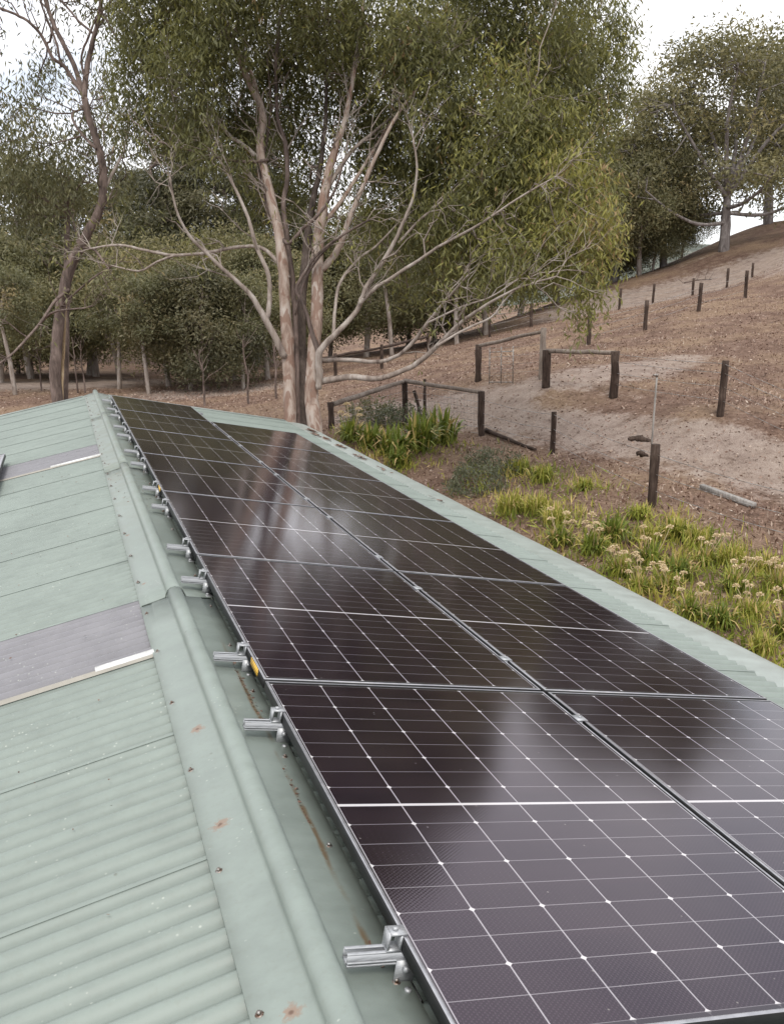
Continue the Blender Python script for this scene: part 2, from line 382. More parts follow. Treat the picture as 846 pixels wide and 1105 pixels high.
def seg_d(X, Y, pts):
    best = np.full(X.shape, 1e9)
    for (a, b_) in zip(pts[:-1], pts[1:]):
        ax, ay, aw = a; bx, by, bw = b_
        t = np.clip(((X - ax) * (bx - ax) + (Y - ay) * (by - ay)) / ((bx - ax) ** 2 + (by - ay) ** 2 + 1e-9), 0, 1)
        best = np.minimum(best, np.hypot(X - ax - t * (bx - ax), Y - ay - t * (by - ay)) / (aw + t * (bw - aw)))
    return best
def gp(px, py, w): p, d = ground(px, py); return (p[0], p[1], w)
TRACKS = [[gp(480, 440, 1.5), gp(560, 440, 1.7), gp(640, 452, 1.6), gp(720, 470, 1.5), gp(800, 490, 1.6), gp(846, 505, 1.6), gp(900, 520, 1.7)],
          [gp(560, 420, 1.0), gp(600, 412, 1.3), gp(680, 398, 1.4), gp(740, 386, .8)],
          [gp(650, 330, 5.5), gp(700, 316, 5.5), gp(760, 300, 5.5), gp(846, 278, 5.5), gp(950, 262, 6)],
          [gp(400, 445, 1.2), gp(470, 445, 1.3)], [gp(-60, 418, 4), gp(60, 415, 4), gp(130, 412, 4)], [gp(210, 424, 3), gp(290, 416, 3)]]
DARK = [[gp(600, 430, .7), gp(680, 437, .7), gp(760, 445, .6), gp(846, 466, .7)], [gp(690, 305, 2.0), gp(780, 280, 2.0), gp(846, 258, 2.0)]]
def wspace(a, b, n_, k=3.0, c=0.0):
    t = np.linspace(-1, 1, n_); s = np.sinh(k * t) / math.sinh(k)
    return np.where(s < 0, c + s * (c - a), c + s * (b - c))
gx = wspace(-260, 320, 300, 4.2, 12); gy = wspace(-60, 520, 380, 4.0, 18)
X, Y = np.meshgrid(gx, gy); Z = hgt(X.ravel(), Y.ravel()).reshape(X.shape)
V = np.stack([X, Y, Z], -1).reshape(-1, 3); nx = len(gx); ny = len(gy)
ii = (np.arange(ny - 1)[:, None] * nx + np.arange(nx - 1)).ravel()
sand = np.zeros(len(V))
for tr in TRACKS: sand = np.maximum(sand, 1.45 - seg_d(V[:, 0], V[:, 1], tr))
dark = np.zeros(len(V))
for tr in DARK: dark = np.maximum(dark, 1.3 - seg_d(V[:, 0], V[:, 1], tr))
tint = np.clip(.5 + np.clip(sand, 0, 1) * .5 - np.clip(dark, 0, 1) * .4, 0, 1)
g = MB(); g.v = [V]; g.t = [tint]; g.n = len(V); g.f = [(i, i + 1, i + 1 + nx, i + nx) for i in ii.tolist()]; g.m = [0] * len(ii)
M_ground, nt, b = mat('dry_paddock_soil', .95); n = N(nt); p = n.geo(); t = n.attr('tint')
n1 = n.noise(p, .35, 6, .6); n2 = n.noise(p, 2.1, 6, .7); n3 = n.noise(p, 11, 5, .75); n4 = n.noise(p, 45, 3, .7)
base = n.ramp(n.math('MULTIPLY_ADD', n2, .5, n.math('MULTIPLY', n3, .5)), [(.34, (.065, .040, .029)), (.46, (.145, .092, .068)), (.56, (.215, .143, .107)), (.70, (.31, .235, .185))])
straw = n.ramp(n3, [(.35, (.20, .13, .085)), (.65, (.42, .31, .20))])
base = n.mix(n.math('MULTIPLY', step(n, n1, .52, .12), .55), base, straw)
sandc = n.ramp(n.math('MULTIPLY_ADD', n2, .4, n.math('MULTIPLY', n4, .6)), [(.36, (.20, .150, .122)), (.5, (.34, .275, .235)), (.66, (.50, .435, .385))])
sm = step(n, n.math('ADD', t, n.math('MULTIPLY_ADD', n2, .9, n.math('MULTIPLY_ADD', n3, .5, -.70))), .78, .16)
base = n.mix(n.math('MULTIPLY', sm, .70), base, sandc)
dm = n.math('SUBTRACT', 1, step(n, n.math('ADD', t, n.math('MULTIPLY_ADD', n2, .7, -.35)), .26, .14))
base = n.mix(n.math('MULTIPLY', dm, .7), base, (.075, .048, .038))
nt.links.new(base, b.inputs['Base Color']); b.inputs['Specular IOR Level'].default_value = .1
nt.links.new(n.bump(n.math('MULTIPLY_ADD', n3, .7, n.math('MULTIPLY', n4, .3)), .8, .07), b.inputs['Normal'])
go = g.build('ground', M_ground, smooth=True); tag(go, kind='structure')

# distant wooded hills
def hills():
    g = MB(); n_ = 90; V = []
    for j, (d, hh) in enumerate([(330, -6), (380, 8), (430, 17), (480, 23), (540, 20)]):
        for i in range(n_):
            a = math.radians(-75 + 130 * i / (n_ - 1))
            z = hh + (4.5 * math.sin(i * .23 + 1) + 2.2 * math.sin(i * .61) + rnd.uniform(-.8, .8)) * (hh > 0)
            V.append((CAM[0] + d * math.sin(a), CAM[1] + d * math.cos(a), z))
    g.add(V, [(j * n_ + i, j * n_ + i + 1, (j + 1) * n_ + i + 1, (j + 1) * n_ + i) for j in range(4) for i in range(n_ - 1)])
    m, nt, b = mat('wooded_hill', 1); n = N(nt); p = n.geo()
    nt.links.new(n.ramp(n.noise(n.map(p, (1, 1, 2.5)), .09, 6, .75), [(.38, (.055, .065, .050)), (.52, (.105, .115, .090)), (.66, (.20, .185, .15))]), b.inputs['Base Color'])
    o = g.build('hills', m, smooth=True); tag(o, kind='structure')
hills()

# ------------------------------------------------------------------ the house
SR = np.array([math.cos(AL), 0, -math.sin(AL)]); SLv = np.array([-math.cos(AL), 0, -math.sin(AL)])
NR = np.array([math.sin(AL), 0, math.cos(AL)]); NL = np.array([-math.sin(AL), 0, math.cos(AL)])
RID = np.array([XR, 0, ZR])
def rp(side, s, y, h):  # point on roof: distance down slope, along the ridge, height above the crests
    s = np.asarray(s, float)
    return RID + np.multiply.outer(s, SR if side > 0 else SLv) + np.multiply.outer(np.asarray(h, float), NR if side > 0 else NL) + np.multiply.outer(np.asarray(y, float), np.array([0, 1., 0]))
house = empty('house', (0, 5, -3)); HO = (0, 5, -3)
tag(house, 'long sage green corrugated roofed house with panels on its right slope', 'house')
Y0, Y1, SE = -5.17, 13.65, 2.985
def sheet(side, ya, yb, material, name, smax=SE, raise_=0.0, s0=.02):
    g = MB(); per = 12; k = int(round((yb - ya) / .0762 * per)); ys = np.linspace(ya, yb, k + 1)
    zz = -.0095 + .010 * np.cos((ys - 1.69) * 2 * PI / .0762) + .0032 * (1 - (ys - ya) / .762) + raise_
    ss = [s0, .5, 1.2, 2.0, smax]; V = []
    for s in ss: V.append(rp(side, np.full(len(ys), s), ys, zz))
    V = np.concatenate(V); m_ = len(ys)
    fc = [(j * m_ + i, j * m_ + i + 1, (j + 1) * m_ + i + 1, (j + 1) * m_ + i) for j in range(len(ss) - 1) for i in range(m_ - 1)]
    if side > 0: fc = [f[::-1] for f in fc]
    g.add(V, fc)
    return g.build(name, material, house, HO, smooth=True)
for side in (-1, 1):
    k = -9
    while True:
        ya = 1.69 + .762 * k; yb = min(ya + .762, Y1)
        if ya > Y1 - .05: break
        sky = side < 0 and k in (1, 8)
        o = sheet(side, ya - .010, yb + .012, M_poly if sky else M_roof, 'skylight_sheet' if sky else 'roof_sheet', 2.985, (0.0012 if sky else 0))
        if sky:
            tag(o, 'violet grey translucent corrugated skylight sheet, ' + ('nearer' if k == 1 else 'farther') + ' one')
            g = MB()
            ys = np.linspace(ya - .022, ya + .036, 14); zz = -.0045 + .0085 * np.cos((ys - 1.69) * 2 * PI / .0762) + .003
            V = np.concatenate([rp(-1, np.full(14, s), ys, zz) for s in (.16, .9, 1.8, 2.9)])
            g.add(V, [(j * 14 + i, j * 14 + i + 1, (j + 1) * 14 + i + 1, (j + 1) * 14 + i) for j in range(3) for i in range(13)])
            g.build('sealing_strip', M_cream, house, HO, smooth=True)
            g = MB(); V = []
            for s in (.158, .40 if k == 1 else .62):
                for (yy, hh) in ((ya - .008, .004), (ya - .002, .015), (ya + .024, .015), (ya + .03, .004)): V.append(rp(-1, s, yy, hh))
            g.add(V, [(0, 1, 5, 4), (1, 2, 6, 5), (2, 3, 7, 6), (0, 3, 2, 1), (4, 5, 6, 7)])
            g.build('white_flashing', M_tape, house, HO)
        k += 1
# ridge capping with roll top, two lengths + a short one
def cap(ya, yb, lift):
    g = MB(); prof = []
    prof += [(-1, .165, -.006), (-1, .1635, .004), (-1, .115, .0055), (-1, .108, .0095), (-1, .040, .0125)]
    c = RID + np.array([0, 0, .016])
    pts = [rp(-1, s, 0, h + lift) for (sd, s, h) in prof]
    for a in np.linspace(200, -20, 12):
        pts.append(c + np.array([math.cos(math.radians(a)) * .034, 0, math.sin(math.radians(a)) * .030 + .010 + lift]))
    pts += [rp(1, s, 0, h + lift) for (s, h) in ((.040, .0125), (.118, .0095), (.124, .0055), (.182, .004), (.184, -.006))]
    P = np.array(pts); nseg = max(2, int((yb - ya) / .35)); ys = np.linspace(ya, yb, nseg + 1); V = []
    for i, y in enumerate(ys):
        Q = P.copy(); Q[:, 1] = y; Q[:, 2] += rng.normal(0, .0003); Q[:, 0] += rng.normal(0, .0003); V.append(Q)
    V = np.concatenate(V); k = len(P)
    g.add(V, [(i * k + j, i * k + j + 1, (i + 1) * k + j + 1, (i + 1) * k + j)[::-1] for i in range(nseg) for j in range(k - 1)])
    o = g.build('ridge_cap', M_cap, house, HO, smooth=True)
    o.data.polygons.foreach_set('use_smooth', np.array([True] * len(o.data.polygons)))
    mod = o.modifiers.new('t', 'SOLIDIFY'); mod.thickness = .0015
    return o
cap(Y0 - .01, 3.06, .005); cap(2.98, 6.85, .0005); cap(6.78, 10.6, .004); cap(10.55, Y1 + .02, .0)
# joint sealant at the lap
g = MB(); pr = [(-1, .155, .012), (-1, .11, .015), (-1, .045, .018)]
pts = [rp(-1, s + .004 * math.sin(s * 90), 3.065 + .003 * math.sin(s * 40), h) for (_, s, h) in pr] + [RID + np.array([.042 * math.cos(a), 3.065, .042 * math.sin(a) + .018]) for a in np.linspace(2.9, .2, 7)] + [rp(1, s, 3.065, .014) for s in (.05, .1, .17)]
g.tube(pts, .0035, 5); M_seal, nt, b = mat('dark_sealant', .6, 0, (.04, .05, .04)); n = N(nt)
nt.links.new(n.ramp(n.noise(n.geo(), 40, 3), [(.4, (.03, .04, .035)), (.6, (.10, .12, .10))]), b.inputs['Base Color'])
g.build('joint_sealant', M_seal, house, HO, smooth=True)
# cap screws
scr = {}
for side in (-1, 1):
    nn = NR if side > 0 else NL
    g = MB(); z0 = np.zeros(3); g.tube([z0, nn * .003], .010, 8); g.tube([z0 + nn * .003, nn * .010], .0048, 6)
    o = g.build('roof_screw', M_screw, house)
    for i in range(34):
        q = o if i == 0 else o.copy()
        if i: COL.objects.link(q); q.parent = house
        q.location = tuple(rp(side, .145 if side < 0 else .150, -4.5 + i * .533 + rnd.uniform(-.03, .03), .0085) - np.array(HO))
# gutter with smooth cover strip beyond the sheet ends (both eaves)
for side in (-1, 1):
    g = MB(); nseg = 60; ys = np.linspace(Y0 - .02, Y1 + .02, nseg + 1); k = 0
    prof = [(2.93, -.030), (2.99, -.030), (3.08, -.022), (3.18, -.018), (3.28, -.022), (3.35, -.032), (3.392, -.050), (3.402, -.075), (3.400, -.190), (3.25, -.215), (3.02, -.215), (3.00, -.05)]
    V = []
    for y in ys: V += [rp(side, s, y, h + rng.normal(0, .0012) * (1 if 3.0 < s < 3.39 else 0)) for (s, h) in prof]
    k = len(prof)
    fc = [(i * k + j, i * k + j + 1, (i + 1) * k + j + 1, (i + 1) * k + j) for i in range(nseg) for j in range(k - 1)]
    g.add(V, fc if side < 0 else [f[::-1] for f in fc]); e = nseg * k
    g.add(np.array(V)[:k], [tuple(range(1, k))]); g.add(np.array(V)[e:e + k], [tuple(range(1, k))])
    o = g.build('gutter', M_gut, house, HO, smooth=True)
# added dark strip under the sheet valleys stands in for corrugation end shadows
M_end_shade, nt, b = mat('dark_end_shade', .9, 0, (.03, .03, .025)); n = N(nt)
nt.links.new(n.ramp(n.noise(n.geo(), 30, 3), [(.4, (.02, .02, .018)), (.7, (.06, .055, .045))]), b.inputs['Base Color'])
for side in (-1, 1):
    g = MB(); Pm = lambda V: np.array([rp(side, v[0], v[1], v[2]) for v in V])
    g.box((2.90, Y0, -.028), (2.96, Y1 - .01, -.018), M=Pm); g.build('end_shade_strip', M_end_shade, house, HO)
# leaf rubbish on the gutter cover, far end
g = MB(); Q = []; tt = []
for (yc, sc_, n_) in ((12.6, 3.17, 70), (11.7, 3.16, 40), (10.9, 3.15, 34), (10.0, 3.13, 30), (12.1, 3.1, 30), (9.0, 3.12, 8), (7.2, 3.1, 6)):
    for _ in range(n_):
        y = yc + rnd.gauss(0, .11); s = sc_ + rnd.gauss(0, .022); c = rp(1, s, y, -.012 + rnd.random() * .012); a = rnd.random() * 6.3; l = rnd.uniform(.02, .05)
        u = (math.cos(a) * SR + np.array([0, math.sin(a), 0])) * l; w = (-math.sin(a) * SR + np.array([0, math.cos(a), 0])) * l * .3 + NR * .004
        Q.append([c - u, c - w, c + u, c + w]); tt.append(rnd.random() * .6)
g.quads(Q, tt); o = g.build('leaf_rubbish', M_litter, origin=tuple(rp(1, 3.15, 11, 0))); tag(o, 'brown fallen leaves lying along the far end of the gutter', 'fallen leaves', kind='stuff')
# bits along the ridge
g = MB(); Q = []; tt = []
for i in range(620):
    if i < 330:
        y = rnd.uniform(.35, 2.25); s = .128 + rnd.gauss(0, .007) + .006 * math.sin(y * 5); side = 1
        if math.sin(y * 7.3) + math.sin(y * 3.1 + 2) < -.35: continue
    elif i < 520: y = rnd.uniform(5, 13.4); s = rnd.uniform(.03, .16); side = rnd.choice((-1, 1, -1))
    else: y = rnd.uniform(-.2, 9); s = rnd.uniform(.2, 1.6); side = -1
    nn = NR if side > 0 else NL; sv = SR if side > 0 else SLv
    c = rp(side, s, y, (.012 if s < .125 else .009) + rnd.random() * .004); a = rnd.random() * 6.3; l = rnd.uniform(.004, .011) if i < 520 else rnd.uniform(.003, .009)
    u = (math.cos(a) * sv + np.array([0, math.sin(a), 0])) * l; w = (-math.sin(a) * sv + np.array([0, math.cos(a), 0])) * l * .45 + nn * .002
    Q.append([c - u, c - w, c + u, c + w]); tt.append(rnd.random() * .55)
g.quads(Q, tt); o = g.build('roof_debris', M_litter, origin=tuple(rp(1, .12, 1, .01))); tag(o, 'crumbs of bark and leaf litter scattered along the ridge capping', 'debris', kind='stuff')
# walls, fascia, gable ends
M_wall, nt, b = mat('cream_brick', .9, 0, (.4, .34, .28)); n = N(nt)
br = n.new('ShaderNodeTexBrick'); n._in(br.inputs['Vector'], n.map(n.coord('Object'), (1, 1, 1)))
br.inputs['Color1'].default_value = (.34, .27, .21, 1); br.inputs['Color2'].default_value = (.42, .34, .27, 1); br.inputs['Mortar'].default_value = (.45, .43, .4, 1)
br.inputs['Scale'].default_value = 4.2; nt.links.new(br.outputs[0], b.inputs['Base Color'])
eL = rp(-1, 2.75, 0, -.05); eR = rp(1, 2.75, 0, -.05); ap = rp(1, 0, 0, -.05)
g = MB()
for y in (Y0 + .25, Y1 - .25):
    for dy in (0,):
        V = [(eL[0], y, -3.6), (eR[0], y, -3.6), (eR[0], y, eR[2]), (ap[0], y, ap[2]), (eL[0], y, eL[2])]
        V2 = [(a, b_ + (.12 if y > 0 else -.12) * -1, c) for a, b_, c in V]
        g.add(V + V2, [(0, 1, 2, 3, 4), (9, 8, 7, 6, 5)] + [(i, i + 5, (i + 1) % 5 + 5, (i + 1) % 5) for i in range(5)])
for x, sx in ((eL[0], 1), (eR[0], -1)): g.box((min(x, x + .12 * sx), Y0 + .38, -3.6), (max(x, x + .12 * sx), Y1 - .38, eR[2] - .02))
g.build('wall', M_wall, house, HO)
for side in (-1, 1):
    Pm = lambda V: np.array([rp(side, v[0], v[1], v[2]) for v in V])
    for y in (Y0, Y1):
        g = MB(); g.box((.004, y - .012, -.19), (2.98, y + .012, -.020), M=Pm); g.build('barge_board', M_gut, house, HO)
g = MB()
for side in (-1, 1):
    Pm = lambda V: np.array([rp(side, v[0], v[1], v[2]) for v in V])
    for y in (Y1,): g.box((.19, y - .12, .004), (2.98, y + .03, .008), M=Pm); g.box((.19, y + .026, -.10), (2.98, y + .031, .004), M=Pm)
g.build('verge_flashing', M_gut, house, HO)

# ------------------------------------------------------------------ solar array
HP = .11     # glass height above crests is zero plane: panel top plane passes the world origin
def panel_proto():
    root = empty('solar_panel', (0, 0, 0))
    g = MB(); w = .009; th = .035
    # frame: side walls black, top lip silver (bevelled ring)
    def ring(x0, x1, y0, y1, z): return [(x0, y0, z), (x1, y0, z), (x1, y1, z), (x0, y1, z)]
    V = ring(0, PW, 0, PL, -th) + ring(0, PW, 0, PL, -.0015) + ring(.0015, PW - .0015, .0015, PL - .0015, 0) + ring(w, PW - w, w, PL - w, 0) + ring(w, PW - w, w, PL - w, -.003) + ring(.03, PW - .03, .03, PL - .03, -th)
    fc = []; ms = []
    for lv, mi in ((0, 0), (1, 1), (2, 1), (3, 0)):
        for i in range(4):
            j = (i + 1) % 4; fc.append((lv * 4 + i, lv * 4 + j, lv * 4 + 4 + j, lv * 4 + 4 + i)); ms.append(mi)
    for i in range(4): j = (i + 1) % 4; fc.append((i, 20 + i, 20 + j, j)); ms.append(0)
    for f, mm in zip(fc, ms): g.f.append(f); g.m.append(mm)
    g.v.append(np.array(V, float)); g.t.append(np.full(len(V), .5)); g.n = len(V)
    g.build('frame', [M_black, M_lip], root)
    g = MB(); g.add([(w - .001, w - .001, -.0018), (PW - w + .001, w - .001, -.0018), (PW - w + .001, PL - w + .001, -.0018), (w - .001, PL - w + .001, -.0018)], [(0, 1, 2, 3)])
    g.box((.02, .02, -.010), (PW - .02, PL - .02, -.006))
    g.build('glass', M_glass, root)
    g = MB(); g.box((.45, PL - .30, -.030), (.68, PL - .18, -.011)); g.build('junction_box', M_black, root)
    return root
pp = panel_proto()
ordn = ['nearest', 'second', 'third', 'fourth', 'fifth', 'sixth', 'seventh']
first = True
def place_panel(x_s, k, label, grp, side=1, base=None):
    global first
    o = pp if first else copy_tree(pp); first = False
    o.rotation_euler = (0, AL * (1 if side > 0 else -1), 0)
    o.location = base
    tag(o, label, 'solar panel', grp)
    return o
GRP = 'black solar panels on the right slope'
for k in range(7):
    p = SR * 0 + np.array([0, k * TP, 0])
    extra = {0: 'large black solar panel filling the foreground, nearest in the row beside the ridge', 1: 'second solar panel from the camera in the ridge-side row, yellow sticker on its frame', 6: 'farthest solar panel of the ridge-side row, last before the gum trees'}.get(k, f'{ordn[k]} solar panel from the camera in the row beside the ridge')
    o = place_panel(0, k, extra, GRP, 1, tuple(p))
    if k in (1, 3):
        g = MB()
        g.box((-.0022, .10, -.031), (-.0002, .23, -.004)); so = g.build('sticker', M_sticker, o)
for k in range(6):
    p = SR * (PW + G) + np.array([0, k * TP, 0])
    extra = {0: 'nearest solar panel in the gutter-side row, cut off by the right picture edge', 5: 'farthest solar panel of the gutter-side row, before bare green roof'}.get(k, f'{ordn[k]} solar panel from the camera in the row beside the gutter')
    place_panel(1, k, extra, GRP, 1, tuple(p))
# one panel of the array on the left slope: it pitches the other way
q = rp(-1, 1.045 + PW, 8.70 - PL, .11)
o = place_panel(2, 0, 'lone solar panel corner on the left slope, at the left picture edge', None, -1, tuple(q))
for j, dy in enumerate((.25, PL - .25)):
    yy = 8.70 - PL + dy; M_ = lambda V: np.array([rp(-1, v[0], v[1], v[2]) for v in V])
    g = MB(); O = tuple(rp(-1, 1.1, yy, .05)); g.box((1.10, yy - .02, .032), (2.24, yy + .02, .073), M=M_)
    o = g.build('mounting_rail', M_alu, origin=O); tag(o, f"aluminium rail under the left slope panel, {'nearer' if j == 0 else 'farther'} to the camera", 'mounting rail', 'mounting rails on the left slope')
    for s in (1.3, 2.1):
        g = MB(); g.box((s - .02, yy + .02, 0.0), (s + .02, yy + .026, .07), M=M_); g.box((s - .025, yy + .02, .0), (s + .025, yy + .07, .005), M=M_)
        g.build('foot_bracket', M_alu, o, O)

# rails: each runs down the slope under both rows, its end sticking out on the ridge side
def rail(y, slen, label, jit):
    O = SR * -.12 + np.array([0, y, 0]) - NR * .055
    root = empty('mounting_rail', tuple(O)); tag(root, label, 'mounting rail', 'aluminium mounting rails under the panels')
    def M_(V): V = np.asarray(V, float); return np.array([SR * v[0] + NR * v[2] + np.array([0, v[1], 0]) for v in V])
    x0 = -.108 + jit
    g = MB(); hw = .0145; zt, zb = -.0355, -.062
    # C-section with slot on top and side
    for (a, b_, c, d) in ((-hw, -.006, zt, zt - .003), (.006, hw, zt, zt - .003), (-hw, -hw + .003, zt - .003, zb), (hw - .003, hw, zt - .003, zb), (-hw + .003, hw - .003, zb + .003, zb), (-hw - .006, -hw, zt - .016, zt - .019), (-hw - .006, -hw, zb + .004, zb), (-hw + .003, hw - .003, zt - .020, zt - .023)):
        g.box((x0, y + a, d), (x0 + slen, y + b_, c), M=M_)
    g.build('rail_extrusion', M_alu, root, O)
    g = MB()   # end clamp gripping the frame, Z shaped with a bolt head
    g.box((-.034, y - .016, zt), (-.0005, y + .016, zt + .0045), M=M_); g.box((-.034, y - .016, zt + .0045), (-.0295, y + .016, .0065), M=M_)
    g.box((-.0295, y - .016, .0020), (.0085, y + .016, .0065), M=M_); g.box((-.0060, y - .016, zt + .0045), (-.0010, y + .016, .002), M=M_)
    b0 = M_([(-.016, y, .0065)])[0]; g.tube([b0, b0 + NR * .007], .0065, 6); g.build('end_clamp', M_alu, root, O)
    if slen > 1.6:
        g = MB(); s = PW + G / 2; g.box((s - .022, y - .024, .0012), (s + .022, y + .024, .0050), M=M_); b0 = M_([(s, y, .005)])[0]; g.tube([b0, b0 + NR * .006], .0065, 6); g.box((s - .004, y - .02, zt), (s + .004, y + .02, .001), M=M_)
        g.build('mid_clamp', M_alu, root, O)
        feet = (.012, 1.18, 2.2)
    else: feet = (.012, 1.0)
    for s in feet:
        g = MB(); yy = y - .020
        g.box((s - .022, yy - .0060, -.112), (s + .022, yy - .0005, -.050), M=M_)
        g.box((s - .022, yy - .062, -.1075), (s + .022, yy - .006, -.1035), M=M_)
        b0 = M_([(s, yy - .006, -.068)])[0]; g.tube([b0, b0 + np.array([0, -.010, 0])], .0085, 6)
        b0 = M_([(s, yy - .036, -.1035)])[0]; g.tube([b0, b0 + NR * .009], .008, 6); g.box((s - .026, yy - .066, -.111), (s + .026, yy - .004, -.1075), mat=1, M=M_)
        g.build('foot_bracket', [M_alu, M_black], root, O)
    return root
oi = 0
names = ['first', 'second', 'third', 'fourth', 'fifth', 'sixth', 'seventh', 'eighth', 'ninth', 'tenth', 'eleventh', 'twelfth', 'thirteenth', 'fourteenth']
RY = [(.335, 1.50), (TP + .345, TP + 1.42), (2 * TP + .30, 2 * TP + 1.42), (3 * TP + .30, 3 * TP + 1.40), (4 * TP + .32, 4 * TP + 1.40), (5 * TP + .32, 5 * TP + 1.40), (6 * TP + .32, 6 * TP + 1.40)]
for k, pr in enumerate(RY):
    for y in pr:
        lab = f'silver rail end sticking out from under the array, {names[oi]} from the camera'
        rail(y, 2.37 if k < 6 else 1.38, lab, rnd.uniform(-.018, .012) if oi else -.012); oi += 1

# ------------------------------------------------------------------ trees
def smooth_path(P, n_=4):
    P = np.asarray(P, float)
    if len(P) < 3: return P
    out = []
    for i in range(len(P) - 1):
        p0 = P[max(i - 1, 0)]; p1 = P[i]; p2 = P[i + 1]; p3 = P[min(i + 2, len(P) - 1)]
        for t in np.linspace(0, 1, n_, endpoint=False):
            out.append(.5 * ((2 * p1) + (-p0 + p2) * t + (2 * p0 - 5 * p1 + 4 * p2 - p3) * t * t + (-p0 + 3 * p1 - 3 * p2 + p3) * t ** 3))
    out.append(P[-1]); return np.array(out)
def leaves(g, C_, n_each, spread, L, W, tints, droop=.8, matx=0):
    """C_ (k,3) twig centres; n_each leaves round each; long leaves that hang"""
    k = len(C_); N_ = k * n_each
    c = np.repeat(C_, n_each, 0) + rng.normal(0, 1, (N_, 3)) * spread * (np.array([1, 1, 1.5]) if droop > .8 else 1)
    d = rng.normal(0, 1, (N_, 3)); d[:, 2] = d[:, 2] * (1 - droop * .7) - droop * 1.6; d /= np.linalg.norm(d, axis=1)[:, None]
    w = np.cross(d, rng.normal(0, 1, (N_, 3))); w /= np.linalg.norm(w, axis=1)[:, None] + 1e-9
    l = L * rng.uniform(.6, 1.3, N_)[:, None]; ww = W * rng.uniform(.7, 1.25, N_)[:, None]
    Q = np.stack([c, c + d * l * .42 + w * ww * .5, c + d * l, c + d * l * .45 - w * ww * .5], 1)
    t = np.clip(np.repeat(tints, n_each) + rng.normal(0, .10, N_), 0, 1)
    g.quads(Q, t, matx)
def wig(a, b_, amp, k=5, sag=0.0):
    t = np.linspace(0, 1, k)[:, None]; P = a * (1 - t) + b_ * t
    P[1:-1] += rng.normal(0, amp, (k - 2, 3)) ; P[:, 2] += sag * np.sin(t[:, 0] * PI)
    return P

